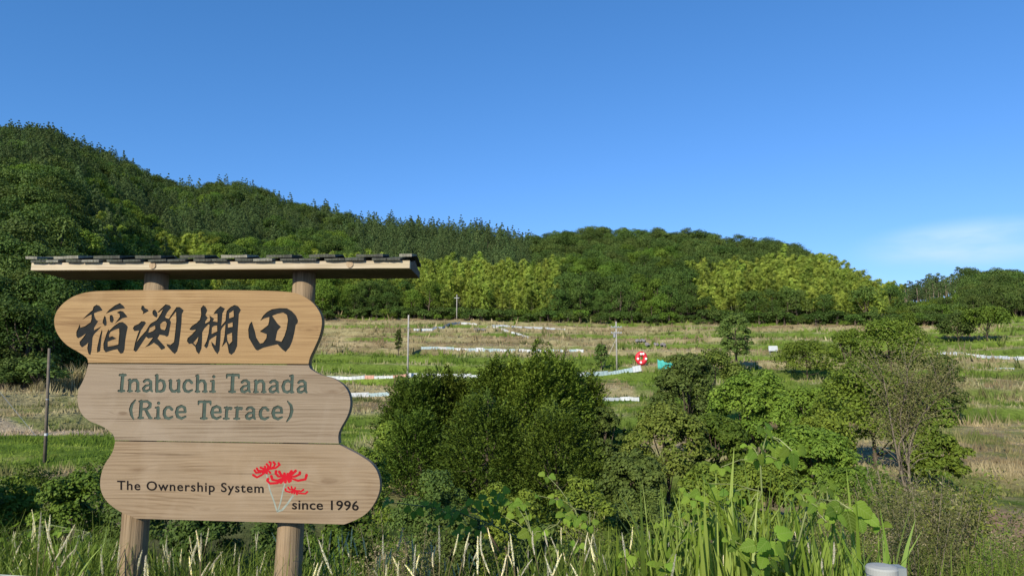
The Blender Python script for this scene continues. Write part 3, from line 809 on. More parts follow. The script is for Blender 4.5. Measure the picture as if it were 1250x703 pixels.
# roof
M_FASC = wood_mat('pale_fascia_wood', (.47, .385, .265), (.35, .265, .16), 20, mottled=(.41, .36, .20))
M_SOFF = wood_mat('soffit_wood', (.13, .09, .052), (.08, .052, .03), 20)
M_SHK = wood_mat('weathered_shingle', (.095, .095, .078), (.045, .045, .037), 18, 'Z', .9, .6, mottled=(.085, .105, .045))
M_SHKL = wood_mat('pale_weathered_shingle', (.27, .255, .20), (.14, .135, .105), 18, 'Z', .9, .6, mottled=(.19, .20, .11))
xl, xr = loc2(38, 326, FY).x, loc2(500, 324, FY).x
FH = .047; BY = .30
mb = MB(); mb.box((xl, FY, roof_z), (xr, FY+.04, roof_z+FH)); link('fascia', mb.mesh('fascia', M_FASC), sign)
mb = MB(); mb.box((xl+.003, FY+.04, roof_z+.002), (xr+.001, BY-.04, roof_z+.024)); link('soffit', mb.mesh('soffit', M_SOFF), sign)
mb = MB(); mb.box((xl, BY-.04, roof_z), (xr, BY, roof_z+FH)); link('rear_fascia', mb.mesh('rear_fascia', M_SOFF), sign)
RY = (FY+BY)/2; SLOPE = R(15)
rise = (RY-FY)*math.tan(SLOPE)
for xs in (xl, xr-.03):          # gable boards under the shingles
    mb = MB()
    V = [(xs, FY+.0405, roof_z+.025), (xs, BY-.0405, roof_z+.025), (xs, BY-.0405, roof_z+FH-.002), (xs, RY, roof_z+FH+rise-.012), (xs, FY+.0405, roof_z+FH-.002)]
    V2 = [(x+.03, y, z) for x, y, z in V]
    mb.add(V+V2, [(0, 1, 2, 3, 4), (9, 8, 7, 6, 5)]+[(i, i+5, (i+1) % 5+5, (i+1) % 5) for i in range(5)])
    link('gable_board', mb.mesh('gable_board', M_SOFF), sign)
for px in (186.5, 427):
    c = loc2(px, 325, FY)
    mb = MB(); mb.tube([(c.x, FY-.006, roof_z+FH*.52), (c.x, FY+.03, roof_z+FH*.52)], .0205, 20)
    link('joist_end', mb.mesh('joist_end', wood_mat('end_grain', (.36, .26, .15), (.22, .15, .09), 30, 'Z'), False), sign)
def shake(xc, w, length, thick, start, lift, side, mat, rr):
    # start: distance of the butt edge up the slope from the eave line (negative = overhang)
    mb = MB()
    tw = rr.uniform(-.012, .012)
    nx = 3
    V = []
    for i in range(nx+1):
        x = -w/2+w*i/nx
        e = rr.uniform(-.004, .004)
        tt = thick*rr.uniform(.85, 1.15)
        V += [(x, e, 0), (x, length, 0), (x+tw*.3, length, tt*.45), (x+tw*.3, e, tt)]
    Fc = []
    for i in range(nx):
        a, b_ = i*4, (i+1)*4
        for k in range(4):
            Fc.append((a+k, b_+k, b_+(k+1) % 4, a+(k+1) % 4))
    Fc += [(3, 2, 1, 0), (nx*4, nx*4+1, nx*4+2, nx*4+3)]
    mb.add(V, Fc)
    me = mb.mesh('shingle', mat)
    ey = FY if side > 0 else BY
    o_ = link('shingle', me, sign)
    rot = Matrix.Rotation(SLOPE, 4, 'X')
    if side < 0: rot = Matrix.Rotation(math.pi, 4, 'Z') @ rot
    rot = rot @ Matrix.Rotation(tw*2.2, 4, 'Z') @ Matrix.Rotation(rr.uniform(-.03, .015), 4, 'X') @ Matrix.Rotation(rr.uniform(-.02, .02), 4, 'Y')
    base = Matrix.Translation((xc, ey, roof_z+FH+.002)) @ rot @ Matrix.Translation((0, start, lift))
    o_.matrix_basis = base
rr = random.Random(3)
slabs = [35, 78.5, 129, 180.5, 235, 286.5, 341, 394, 451, 494.5]
swid = [14, 31, 32, 31, 30, 32, 31, 32, 32, 15]
mpp = (xr-xl)/462.0
X = lambda px: xl+(px-38)*mpp
LEN = (RY-FY)/math.cos(SLOPE)
for side in (1, -1):
    for i, (c, w) in enumerate(zip(slabs, swid)):
        shake(X(c), w*mpp, LEN-.015, .017, .018, .021, side, M_SHKL if (side > 0 and i in (0, 1, 5, 9)) else M_SHK, rr)
    for a, b_ in zip(slabs[:-1], slabs[1:]):
        mid = (a+b_)/2+rr.uniform(-1.5, 1.5)
        l0, r0 = a+4.5, b_-4.5
        shake(X((l0+mid)/2), (mid-l0-.7)*mpp, LEN+.02, .014, -.020, .002, side, M_SHK, rr)
        shake(X((r0+mid)/2), (r0-mid-.7)*mpp, LEN+.02, .014, -.022, .002, side, rr.choice([M_SHK, M_SHK, M_SHKL]), rr)

# ------------------------------------------------------------------ guard rail
M_RAIL = plain('painted_steel', (.24, .27, .26), .6, .1, .5, var=.15, scale=14)
M_RAILL = plain('bleached_steel', (.33, .335, .30), .7, .0, .5, var=.12, scale=14)
gp = at(1076, 690, 2.62)
gt_z = gp.z
rail = empty('guard_rail', (gp.x, gp.y, 0))
tag(rail, 'pale grey steel roadside guard rail with a capped round post', 'guard rail')
def rail_y(x): return gp.y+.10+.55*((gp.x-x)/3.4)**1.0*.45
def rail_post(x, name='post'):
    p = link(name, post_me, rail, (x-gp.x, rail_y(x)-.10-gp.y, 0))
    link('cap', cap_me, p)
    link('bracket', br_me, p)
    return p
mb = MB(); mb.lathe([(.0505, -.3), (.0505, gt_z-.030)], 32); post_me = mb.mesh('post', M_RAIL, True)
mb = MB(); mb.lathe([(.0535, gt_z-.028), (.0535, gt_z-.008), (.049, gt_z-.002), (.030, gt_z+.003), (.002, gt_z+.004)], 32); cap_me = mb.mesh('cap', M_RAILL, False)
mb = MB(); mb.box((.020, .045, gt_z-.15), (.115, .098, gt_z-.022)); br_me = mb.mesh('bracket', M_RAIL)
for x in (gp.x, gp.x-4.0): rail_post(x)
mb = MB()
prof = [(0, -.155), (.045, -.135), (.05, -.085), (.0, -.055), (.0, -.02), (.05, .01), (.045, .06), (0, .08)]
xs = np.linspace(gp.x+.10, gp.x-5.2, 24)
V = []
for x in xs:
    top = np.interp(x, [gp.x-3.5, gp.x-1.5, gp.x+.2], [gt_z-.212, gt_z-.32, gt_z-.22])
    for dy, dz in prof: V.append((x-gp.x, rail_y(x)-gp.y+.005+dy, top+dz))
n = len(prof)
mb.add(V, [(i*n+j, i*n+j+1, (i+1)*n+j+1, (i+1)*n+j) for i in range(len(xs)-1) for j in range(n-1)])
me = mb.mesh('beam', M_RAILL, True)
bo = link('beam', me, rail)
sm = bo.modifiers.new('sheet', 'SOLIDIFY'); sm.thickness = .004

# ------------------------------------------------------------------ foliage builders
def leafquads(rng, C, Nn, size, aspect=.55, droop=None):
    n = len(C)
    Nn = Nn/(np.linalg.norm(Nn, axis=1, keepdims=True)+1e-9)
    A = rng.normal(size=(n, 3)) if droop is None else droop
    A = A-Nn*(A*Nn).sum(1, keepdims=True)
    A /= np.linalg.norm(A, axis=1, keepdims=True)+1e-9
    B = np.cross(Nn, A)
    s = size[:, None]
    V = np.stack([C-A*s*.5, C+B*s*aspect*.5-A*s*.05, C+A*s*.5, C-B*s*aspect*.5-A*s*.05], 1)
    return V.reshape(-1, 3), np.arange(n*4).reshape(n, 4)

def clump_crown(rng, cen, rad, per, size, flat=.85, up=.3, jit=.38, aspect=.6, low=-.45, asz=.35):
    k = len(cen)
    D = rng.normal(size=(k*per, 3)); D /= np.linalg.norm(D, axis=1, keepdims=True)
    D[:, 2] = np.where(D[:, 2] < low, -D[:, 2], D[:, 2])
    ci = np.repeat(np.arange(k), per)
    rr_ = rad[ci]*(.62+.42*rng.random(k*per)**.6)
    C = cen[ci]+D*rr_[:, None]*np.array([1, 1, flat])
    Nn = D+np.array([0, 0, up])+jit*rng.normal(size=D.shape)
    sz = size*(1-asz+2*asz*rng.random(k*per))
    ct = rng.random(k)
    tone = np.clip(.25+.35*ct[ci]+.55*(rng.random(k*per)-.3), 0, 1)
    V, Q = leafquads(rng, C, Nn, sz, aspect)
    return V, Q, tone

def broad_parts(seed, H, Rw, nclump, per, size, base=.25, flat=.85, clr=(.26, .42)):
    rng = np.random.default_rng(seed)
    hz = H*(1-base)/2; cz = H*base+hz
    D = rng.normal(size=(nclump, 3)); D /= np.linalg.norm(D, axis=1, keepdims=True)
    D[:, 2] = np.where(D[:, 2] < -.6, -D[:, 2], D[:, 2])
    rr_ = .45+.38*rng.random(nclump)
    rad = Rw*(clr[0]+(clr[1]-clr[0])*rng.random(nclump))
    cen = np.stack([D[:, 0]*Rw*rr_, D[:, 1]*Rw*rr_, cz+D[:, 2]*(hz*.98-rad*flat*.7)*np.minimum(1, rr_+.3)], -1)
    V, Q, t = clump_crown(rng, cen, rad, per, size, flat)
    return V, Q, t, cen

def trunk_mb(seed, H, r, cen, nlimb=6, top=.75, fork=0):
    rg = random.Random(seed); mb = MB()
    mid = H*top
    pts = [(rg.uniform(-.04, .04)*mid*(i/5), rg.uniform(-.04, .04)*mid*(i/5), -.4+(mid+.4)*i/5) for i in range(6)]
    mb.tube(pts, [r*(1.25-i*.2) for i in range(6)], 7)
    for c in cen[:nlimb]:
        k = rg.randint(1, 4); a = Vector(pts[k]); e = Vector(c)
        m_ = a.lerp(e, .5)+Vector((0, 0, -.06*H*rg.random()))
        mb.tube([a, m_, e], [r*.5, r*.32, r*.1], 5)
    return mb

def one_mesh_tree(name, V, Q, t, leafm, tmb, barkm):
    TV = np.array(tmb.V); o = len(V)
    TQ = [[i+o for i in f] for f in tmb.F if len(f) == 4]
    V2 = np.concatenate([V, TV]); Q2 = np.concatenate([Q, np.array(TQ, int)])
    mi = np.zeros(len(Q2), int); mi[len(Q):] = 1
    tt = np.concatenate([t, np.zeros(len(TQ))])
    return npmesh(name, V2, Q2, mats=[leafm, barkm], qmi=mi, qtone=tt)

def cedar_mesh(seed, leafm=M_CEDAR):
    rng = np.random.default_rng(seed); rg = random.Random(seed)
    H = 12.5*rg.uniform(.9, 1.1); Rw = 3.9*rg.uniform(.9, 1.12)
    cen = []; rad = []
    lv = 11
    for i in range(lv):
        f = i/(lv-1); z = H*(.14+.82*f); r = Rw*(1-f)**.8+.10
        k = max(1, int(round(7*(1-f)+1)))
        for j in range(k):
            a = 2*math.pi*(j+rg.random()*.8)/k+i
            q = r*rg.uniform(.5, .85) if k > 1 else 0
            cen.append((q*math.cos(a), q*math.sin(a), z+rg.uniform(-.4, .4)*(i < lv-1))); rad.append(max(.34 if i > lv-3 else .5, r*.44*rg.uniform(.75, 1.2)))
    V, Q, t = clump_crown(rng, np.array(cen), np.array(rad), 95, .32, .95, .30, .30, .5)
    mb = MB(); mb.tube([(0, 0, -1), (0, 0, H*.25), (0, 0, H*.5)], [.22, .18, .10], 6)
    return one_mesh_tree('cedar_tree', V, Q, t, leafm, mb, M_BARK)

def broad_mesh(seed, leafm, name='broadleaf_tree', H=10, Rw=4.2, ncl=30, per=95, size=.36):
    V, Q, t, cen = broad_parts(seed, H, Rw, ncl, per, size, .04)
    return one_mesh_tree(name, V, Q, t, leafm, trunk_mb(seed, H, .2, cen, 4), M_BARK)

def bamboo_mesh(seed):
    rng = np.random.default_rng(seed); rg = random.Random(seed)
    H = rg.uniform(11, 14); lean = rg.uniform(2.0, 4.4); az = rg.uniform(0, 6.28)
    def P(f): return np.array([lean*f**2.4*math.cos(az), lean*f**2.4*math.sin(az), H*(f-.14*f**4)])
    mb = MB(); mb.tube([P(i/9)-np.array([0, 0, .4*(i == 0)]) for i in range(10)], [.075*(1-.8*i/9) for i in range(10)], 6)
    C = []; Nn = []; Dr = []; ct = []
    for i in range(46):
        f = .30+.72*((i+rg.random())/46)
        base = P(min(f, 1)); a = rg.random()*6.28
        ln = (2.5*(1.10-f)+.75)*rg.uniform(.7, 1.2)
        d = np.array([math.cos(a), math.sin(a), .35]); tone = rg.random()
        for j in range(44):
            q = (j+1)/44
            p = base+d*ln*q+np.array([0, 0, -.55*ln*q*q])+rng.normal(size=3)*.16
            C.append(p); Nn.append(np.array([d[0]*.9, d[1]*.9, .7])+rng.normal(size=3)*.32); Dr.append(np.array([d[0], d[1], -1.2])+rng.normal(size=3)*.4); ct.append(tone)
    C = np.array(C); n = len(C)
    V, Q = leafquads(rng, C, np.array(Nn), .36*(.7+.6*rng.random(n)), .32, np.array(Dr))
    t = np.clip(.5*np.array(ct)+.6*rng.random(n)-.05, 0, 1)
    return one_mesh_tree('bamboo', V, Q, t, M_BAMBOO, mb, M_CULM)

def pine_mesh(seed):
    rng = np.random.default_rng(seed); rg = random.Random(seed)
    H = 9.5*rg.uniform(.9, 1.1)
    cen = []; rad = []
    for i in range(20):
        f = i/19; z = H*(.46+.50*f); r = 2.5*(1-f)**.5+.3
        a = rg.random()*6.28; cen.append((r*.7*math.cos(a), r*.7*math.sin(a), z)); rad.append(.95*(1-.35*f))
    V, Q, t = clump_crown(rng, np.array(cen), np.array(rad), 36, .5, .6, .4, .5, .4)
    mb = MB(); mb.tube([(0, 0, -1), (.1, 0, H*.5), (.05, .1, H*.95)], [.17, .13, .04], 6)
    for c in cen[:6]: mb.tube([(.08, .03, c[2]-.5), c], [.06, .02], 4)
    return one_mesh_tree('pine_tree', V, Q, t, M_CEDAR, mb, M_BARKP)

# ------------------------------------------------------------------ the woods
VAR = {'cedar': [cedar_mesh(100+i) for i in range(5)],
       'broad': [broad_mesh(200+i, M_WOOD) for i in range(5)],
       'bright': [broad_mesh(230+i, M_BRIGHT) for i in range(3)],
       'dark': [broad_mesh(260+i, M_DARKB) for i in range(3)],
       'shrub': [broad_mesh(300+i, [M_WOOD, M_BRIGHT, M_WOOD, M_DARKB][i], 'shrub', 3.4, 2.4, 14, 70, .32) for i in range(4)],
       'bamboo': [bamboo_mesh(400+i) for i in range(6)],
       'pine': [pine_mesh(500+i) for i in range(3)],
       'bare': []}
def bare_mesh(seed):
    rg = random.Random(seed); mb = MB(); H = 9
    for s in range(3):
        p = Vector((rg.uniform(-.5, .5), rg.uniform(-.5, .5), -.5)); pts = [p.copy()]
        d = Vector((rg.uniform(-.12, .12), rg.uniform(-.12, .12), 1))
        for i in range(5): p = p+d*H/5+Vector((rg.uniform(-.2, .2), rg.uniform(-.2, .2), 0)); pts.append(p.copy())
        mb.tube(pts, [.16, .14, .11, .09, .06, .03], 5)
        for q in pts[2:]:
            for _ in range(3):
                e = q+Vector((rg.uniform(-1.3, 1.3), rg.uniform(-1.3, 1.3), rg.uniform(.3, 1.6))); mb.tube([q, q.lerp(e, .5)+Vector((0, 0, .1)), e], [.05, .035, .015], 4)
    rng = np.random.default_rng(seed)
    C = rng.normal(size=(160, 3))*np.array([1.1, 1.1, 1.6])+np.array([0, 0, 6.3])
    V, Q = leafquads(rng, C, rng.normal(size=C.shape), .4+.3*rng.random(160), .5)
    return one_mesh_tree('bare_tree', V, Q, rng.random(160), M_BROWN, mb, M_BARKP)
VAR['small'] = [broad_mesh(320+i, [M_BROAD, M_DARKB, M_BRIGHT][i], 'small_tree', 5.0, 3.0, 18, 70, .34) for i in range(3)]
VAR['bare'] = [bare_mesh(600), bare_mesh(601)]

rng = np.random.default_rng(5)
# candidate places: jittered cells, finer spacing for nearer woods
cand = []
yy = 82.0
while yy < 575:
    st = 4.3 if yy < 260 else 5.3 if yy < 400 else 6.2
    for x in np.arange(-1.0*yy, 1.0*yy, st):
        cand.append((x+rng.uniform(-.42, .42)*st, yy+rng.uniform(-.42, .42)*st))
    yy += st*.95
cand = np.array(cand)
cx, cy = cand[:, 0], cand[:, 1]
cpx = 625+F*1.006*cx/cy
fd = np.interp(cpx, *FOOT_D); rd = np.interp(cpx, *RID_D)
ok = (cy > fd+1) & (cy < rd+14) & (cpx > -390) & (cpx < 1640)
cx, cy, cpx, fd, rd = cx[ok], cy[ok], cpx[ok], fd[ok], rd[ok]
cz = ground(cx, cy)
def pyof(x, y, z):
    dz = z-1.6
    return 351.5-F*(dz*math.cos(PITCH)-y*math.sin(PITCH))/(y*math.cos(PITCH)+dz*math.sin(PITCH))
cpy = pyof(cx, cy, cz)
nz1 = fbm(cx/38+80, cy/38, 3); nz2 = fbm(cx/17+20, cy/17+44, 2)
kind = []
for i in range(len(cx)):
    p, r_, y_ = cpx[i], cpy[i], cy[i]; f = (cy[i]-fd[i])/(rd[i]-fd[i]); a, b_ = nz1[i], nz2[i]
    k = None
    if p < 90 and y_ < 200:
        k = 'broad' if b_ > .52 else 'dark'
    elif p < 120: k = 'bright' if (b_ > .60 and r_ > 250) else ('dark' if b_ > .55 else 'cedar') if a > .40 or f > .6 else 'broad'
    elif p < 430:
        k = ('dark' if b_ > .40 else 'cedar') if f > .72 else ('bright' if b_ > .56 else 'broad') if a > .40 else 'cedar'
        if f < .10: k = 'bright' if b_ > .5 else 'broad'
    elif p < 650:
        k = 'cedar'
        if f < .05: k = 'bright' if b_ > .45 else 'broad'
        elif f < .12: k = 'broad'
    elif p < 1000:
        k = 'dark' if a > .56 else 'broad'
        if f > .55: k = 'dark' if b_ > .45 else 'broad'
        if b_ > .64 and f < .6: k = 'bright'
    elif p < 1095: k = 'broad'
    else:
        k = ('pine' if f > .55 else None) if p < 1185 else 'dark' if b_ > .45 else 'broad'
        if p < 1185 and f < .45: k = 'small'
    # bamboo groves
    if 100 < p < 250 and 322 < r_ < 345: k = 'bamboo'
    if 200 < p < 380 and 352 < r_ < 380: k = 'bamboo'
    if 385 < p < 675 and (.06 if p < 540 else -1) < f < .30 and not (470 < p < 545 and b_ > .5): k = 'bamboo'
    if 850 < p < 905 and .02 < f < .34: k = 'bamboo'
    if 905 < p < 1088 and .03 < f < .95: k = 'bamboo' if f < np.interp(p, [905, 930, 985, 1010], [.26, .42, .55, 1.0]) else 'dark'
    if 690 < p < 765 and .16 < f < .27: k = 'bare' if b_ > .52 else 'bright'
    kind.append(k or 'none')
kind = np.array(kind)
bi = np.nonzero(kind == 'bamboo')[0]; bi = np.concatenate([bi, bi])
ex = cx[bi]+rng.uniform(-2.6, 2.6, len(bi)); ey = cy[bi]+rng.uniform(-2.6, 2.6, len(bi))
cx = np.concatenate([cx, ex]); cy = np.concatenate([cy, ey]); cz = np.concatenate([cz, ground(ex, ey)]); kind = np.concatenate([kind, kind[bi]])
cpx = np.concatenate([cpx, cpx[bi]]); fd = np.concatenate([fd, fd[bi]]); rd = np.concatenate([rd, rd[bi]])
WOOD = {
 'cedar': ('cedar_tree', 'tree', 'dark pointed cedar among its like on the wooded hillside', 'cedars on the wooded hillside'),
 'broad': ('broadleaf_tree', 'tree', 'mid green round crowned broadleaf tree in the hillside wood', 'green broadleaf trees in the hillside wood'),
 'bright': ('bright_broadleaf_tree', 'tree', 'bright fresh green broadleaf tree in the hillside wood', 'bright green broadleaf trees in the hillside wood'),
 'dark': ('evergreen_oak', 'tree', 'dark round crowned evergreen tree in the hillside wood', 'dark evergreen trees in the hillside wood'),
 'bamboo': ('bamboo', 'bamboo', 'yellow green feathery bamboo in a grove at the wood edge', 'bamboo in the groves at the wood edge'),
 'pine': ('pine_tree', 'tree', 'slim bare stemmed pine on the right hand ridge', 'pines along the right hand ridge'),
 'small': ('small_tree', 'tree', 'low green tree in front of the pines on the right hand ridge', 'low green trees below the right hand ridge'),
 'bare': ('bare_tree', 'tree', 'pale leafless tree standing in the middle of the hillside wood', 'pale leafless trees in the hillside wood'),
}
def gn_wood(name, pts, var, scl, meshes_objs):
    me = bpy.data.meshes.new(name)
    me.from_pydata([tuple(p) for p in pts], [], [])
    a = me.attributes.new('scl', 'FLOAT', 'POINT'); a.data.foreach_set('value', np.asarray(scl, np.float32))
    a = me.attributes.new('var', 'INT', 'POINT'); a.data.foreach_set('value', np.asarray(var, np.int32))
    ob = link(name, me)
    ng = bpy.data.node_groups.new(name, 'GeometryNodeTree')
    ng.interface.new_socket('Geometry', in_out='INPUT', socket_type='NodeSocketGeometry')
    ng.interface.new_socket('Geometry', in_out='OUTPUT', socket_type='NodeSocketGeometry')
    n_, l_ = ng.nodes, ng.links
    gi = n_.new('NodeGroupInput'); go = n_.new('NodeGroupOutput'); jn = n_.new('GeometryNodeJoinGeometry')
    ns = n_.new('GeometryNodeInputNamedAttribute'); ns.data_type = 'FLOAT'; ns.inputs['Name'].default_value = 'scl'
    nv = n_.new('GeometryNodeInputNamedAttribute'); nv.data_type = 'INT'; nv.inputs['Name'].default_value = 'var'
    rv = n_.new('FunctionNodeRandomValue'); rv.data_type = 'FLOAT_VECTOR'
    rv.inputs[0].default_value = (0, 0, 0); rv.inputs[1].default_value = (.06, .06, 6.283)
    for i, mo in enumerate(meshes_objs):
        oi = n_.new('GeometryNodeObjectInfo'); oi.inputs['Object'].default_value = mo; oi.inputs['As Instance'].default_value = True
        oi.transform_space = 'ORIGINAL'
        cp = n_.new('FunctionNodeCompare'); cp.data_type = 'INT'; cp.operation = 'EQUAL'
        l_.new(nv.outputs[0], cp.inputs[2]); cp.inputs[3].default_value = i
        ip = n_.new('GeometryNodeInstanceOnPoints')
        l_.new(gi.outputs[0], ip.inputs['Points']); l_.new(cp.outputs[0], ip.inputs['Selection']); l_.new(oi.outputs['Geometry'], ip.inputs['Instance'])
        l_.new(rv.outputs[0], ip.inputs['Rotation']); l_.new(ns.outputs[0], ip.inputs['Scale'])
        l_.new(ip.outputs[0], jn.inputs[0])
    l_.new(jn.outputs[0], go.inputs[0])
    md = ob.modifiers.new('wood', 'NODES'); md.node_group = ng
    return ob
LIMIT = 290
HEAD = {'cedar': 'dark pointed cedar', 'broad': 'mid green round broadleaf tree', 'bright': 'bright green broadleaf tree', 'dark': 'dark round evergreen tree', 'bamboo': 'yellow green bamboo',
        'pine': 'slim bare stemmed pine', 'small': 'low green tree', 'bare': 'pale leafless tree'}
for k, (nm, cat, lab, grp) in WOOD.items():
    ids = np.nonzero(kind == k)[0]
    if not len(ids): continue
    vis = (cpx[ids] > -10) & (cpx[ids] < 1260)
    # the ones that show largest: near, and not deep behind a neighbour
    ids = ids[np.lexsort((cy[ids], ~vis))]
    step = 1
    first = {}
    nv_ = len(VAR[k])
    ind = ids[:LIMIT]; rest = ids[LIMIT:]
    for j, i in enumerate(ind):
        v = j % nv_
        s = (.62+.8*rng.random())*float(np.interp(cy[i], [240, 420], [.95, 1.15]))
        if k == 'bamboo': s = (.80+.3*rng.random())*(1.0 if cpx[i] > 800 else .92)
        o_ = link(nm, VAR[k][v], None, (cx[i], cy[i], cz[i]-.2), (rng.uniform(-.04, .04), rng.uniform(-.04, .04), rng.uniform(0, 6.28)), (s, s, s*rng.uniform(.9, 1.12)))
        f_ = (cy[i]-fd[i])/(rd[i]-fd[i]); p_ = cpx[i]
        hill_ = 'tall left hill' if p_ < 330 else 'slope beyond the sign roof' if p_ < 650 else 'round middle hill' if p_ < 1000 else 'right hand hill'
        side_ = 'along the skyline of the ' if f_ > .88 else 'at the foot of the ' if f_ < .14 else 'on the lower slope of the ' if f_ < .45 else 'on the upper slope of the '
        tag(o_, HEAD[k]+' '+side_+hill_, cat, grp)
        first.setdefault(v, o_)
    if len(rest):
        ob = gn_wood('distant_'+{'cedar': 'cedar_wood', 'broad': 'broadleaf_wood', 'bright': 'bright_wood', 'dark': 'evergreen_wood', 'bamboo': 'bamboo_grove', 'pine': 'pine_wood', 'small': 'low_wood', 'bare': 'bare_wood'}[k],
                     np.stack([cx[rest], cy[rest], cz[rest]-.2], -1), np.arange(len(rest)) % nv_, (.62+.8*rng.random(len(rest)))*np.interp(cy[rest], [240, 420], [.95, 1.15]), [first[v] for v in range(nv_)])
        tag(ob, 'distant '+{'cedar': 'dark cedar', 'broad': 'green broadleaf', 'bright': 'bright green broadleaf', 'dark': 'dark evergreen', 'bamboo': 'bamboo', 'pine': 'pine', 'small': 'low green', 'bare': 'leafless'}[k]+' wood covering the hillside', kind='stuff')
# shrubs along the foot of the wood
ns_ = 0
for px in list(np.arange(-30, 125, 9.0))*2+list(np.arange(392, 1180, 6.0)):
    fd_ = np.interp(px, *FOOT_D)
    for row in range(2):
        d = fd_-2.0+row*3.5+rng.uniform(-2.6, 2.6)
        x = (px+rng.uniform(-5, 5)-625)/F*d
        s = .45+1.0*rng.random()**1.5
        if px < 130: s *= .8
        o_ = link('shrub', VAR['shrub'][3 if px < 130 else rng.integers(4)], None, (x, d, gz(x, d)-.3), (0, 0, rng.uniform(0, 6.28)), (s*rng.uniform(.9, 1.6), s*rng.uniform(.9, 1.6), s))
        tag(o_, 'leafy green shrub along the foot of the hillside wood', 'shrub', 'shrubs along the foot of the wood')

# ------------------------------------------------------------------ trees and bushes down in the valley
def tree_parts(nm, label, cat, px, d, top, wpx, leafm, seed, style='broad', leaf=.22, nleaf=9000, barkm=M_BARK, base=.02, group=None):
    x = (px-625)/(F*1.006)*d
    z0 = gz(x, d)
    H = max(1.0, zpy(top, d)-z0); Rw = wpx*d/F/2
    root = empty(nm, (x, d, z0))
    tag(root, label, cat, group)
    if style == 'broad':
        ncl = 80
        V, Q, t, cen = broad_parts(seed, H, Rw, ncl, int(nleaf*1.5)//ncl, leaf*.8, base, clr=(.13, .27))
    elif style == 'cone':        # feathery sprays, each fanning out and up from the crown's surface
        g = np.random.default_rng(seed)
        ns = nleaf//22
        f = g.random(ns)**.95
        an = g.uniform(0, 6.283, ns)
        lob = .66+.62*vn(an*2.6+seed*9, f*8+seed*3)
        r = Rw*np.clip(1.02-f, 0, 1)**.46*lob*np.sqrt(g.uniform(.25, 1.0, ns))
        cen = np.stack([r*np.cos(an), r*np.sin(an), H*(base+(.93-base)*f)*(1+.16*(vn(an*1.9+seed*5, f*3+seed)-.5)*2*f)], -1)
        d = np.stack([np.cos(an), np.sin(an), g.uniform(.25, 1.1, ns)+f*.8], -1)+g.normal(0, .22, (ns, 3))
        d /= np.linalg.norm(d, axis=1, keepdims=True)
        L_ = leaf*g.uniform(2.2, 4.2, ns)
        si = np.repeat(np.arange(ns), 22); q = np.tile(np.linspace(.0, 1, 22), ns)
        sp = np.cross(d, np.array([0, 0, 1.0])); sp /= np.linalg.norm(sp, axis=1, keepdims=True)+1e-9
        wv = g.uniform(-1, 1, len(si))*(1-q)*.42
        C = cen[si]+d[si]*(q*L_[si])[:, None]+sp[si]*(wv*L_[si])[:, None]+g.normal(0, .03, (len(si), 3))
        up_ = np.cross(sp, d)
        Nn = up_[si]*.8+d[si]*.35+.38*g.normal(size=C.shape)
        V, Q = leafquads(g, C, Nn, leaf*.62*g.uniform(.7, 1.3, len(si)), .5, d[si]+.5*g.normal(size=C.shape))
        t = np.clip(.30*g.random(ns)[si]+.55*q*.6+.45*(g.random(len(si))-.2), 0, 1)
        cen = cen[::max(1, ns//12)]
    elif style == 'sparse':
        g = np.random.default_rng(seed)
        V, Q, t, cen = broad_parts(seed, H, Rw, 40, nleaf//40, leaf, base, clr=(.16, .30))
    tm = trunk_mb(seed, H, max(.05, H*.018), [tuple(c) for c in cen], 12, .8)
    link('trunk', tm.mesh('trunk', barkm, True), root)
    link('crown', npmesh('crown', V, Q, mats=[leafm], qtone=t), root)
    return root
T = tree_parts
cyg = None
T('evergreen_tree', 'dark evergreen at the left end of the thicket right of the sign', 'tree', 508, 44, 470, 96, M_CYPRESS, 1, 'cone', .31, 36000)
T('evergreen_tree', 'evergreen second from the left in the thicket right of the sign', 'tree', 548, 46, 455, 106, M_CYPRESS, 2, 'cone', .31, 40000)
T('evergreen_tree', 'evergreen just left of the tallest tree of the thicket', 'tree', 600, 45, 445, 120, M_CYPRESS, 51, 'cone', .31, 44000)
T('evergreen_tree', 'tallest dark evergreen in the thicket right of the sign', 'tree', 644, 44, 432, 120, M_CYPRESS, 3, 'cone', .31, 46000)
T('evergreen_tree', 'evergreen just right of the tallest tree of the thicket', 'tree', 682, 46, 437, 104, M_CYPRESS, 52, 'cone', .31, 38000)
T('evergreen_tree', 'low evergreen at the right end of the thicket right of the sign', 'tree', 712, 48, 462, 76, M_CYPRESS, 4, 'cone', .31, 24000)
T('bush', 'rounded green bush at the left foot of the evergreen thicket', 'bush', 506, 38, 512, 90, M_CYPRESS, 5, 'cone', .24, 20000)
T('bush', 'wide green bush below the middle of the evergreen thicket', 'bush', 596, 36, 494, 150, M_CYPRESS, 6, 'cone', .24, 28000)
T('bush', 'green bush below the right end of the evergreen thicket', 'bush', 680, 34, 505, 124, M_CYPRESS, 7, 'cone', .24, 22000)
T('bush', 'small dark bush between the evergreen thicket and the olive tree', 'bush', 736, 46, 494, 56, M_DARKB, 8, 'broad', .24, 5000)
T('broadleaf_tree', 'dark broadleaf tree beside the teal sheet', 'tree', 838, 58, 428, 100, M_DARKB, 9, 'broad', .28, 11000)
T('broadleaf_tree', 'olive tinged broadleaf tree in front of the dark one, right of the thicket', 'tree', 812, 38, 491, 116, M_OLIVE, 10, 'broad', .22, 11000)
T('broadleaf_tree', 'bright green broadleaf tree in the middle of the valley', 'tree', 915, 47, 446, 118, M_BROAD, 11, 'broad', .26, 13000)
T('broadleaf_tree', 'thin olive crowned tree behind the dark tree by the teal sheet', 'tree', 872, 78, 422, 100, M_OLIVE, 12, 'sparse', .30, 6500)
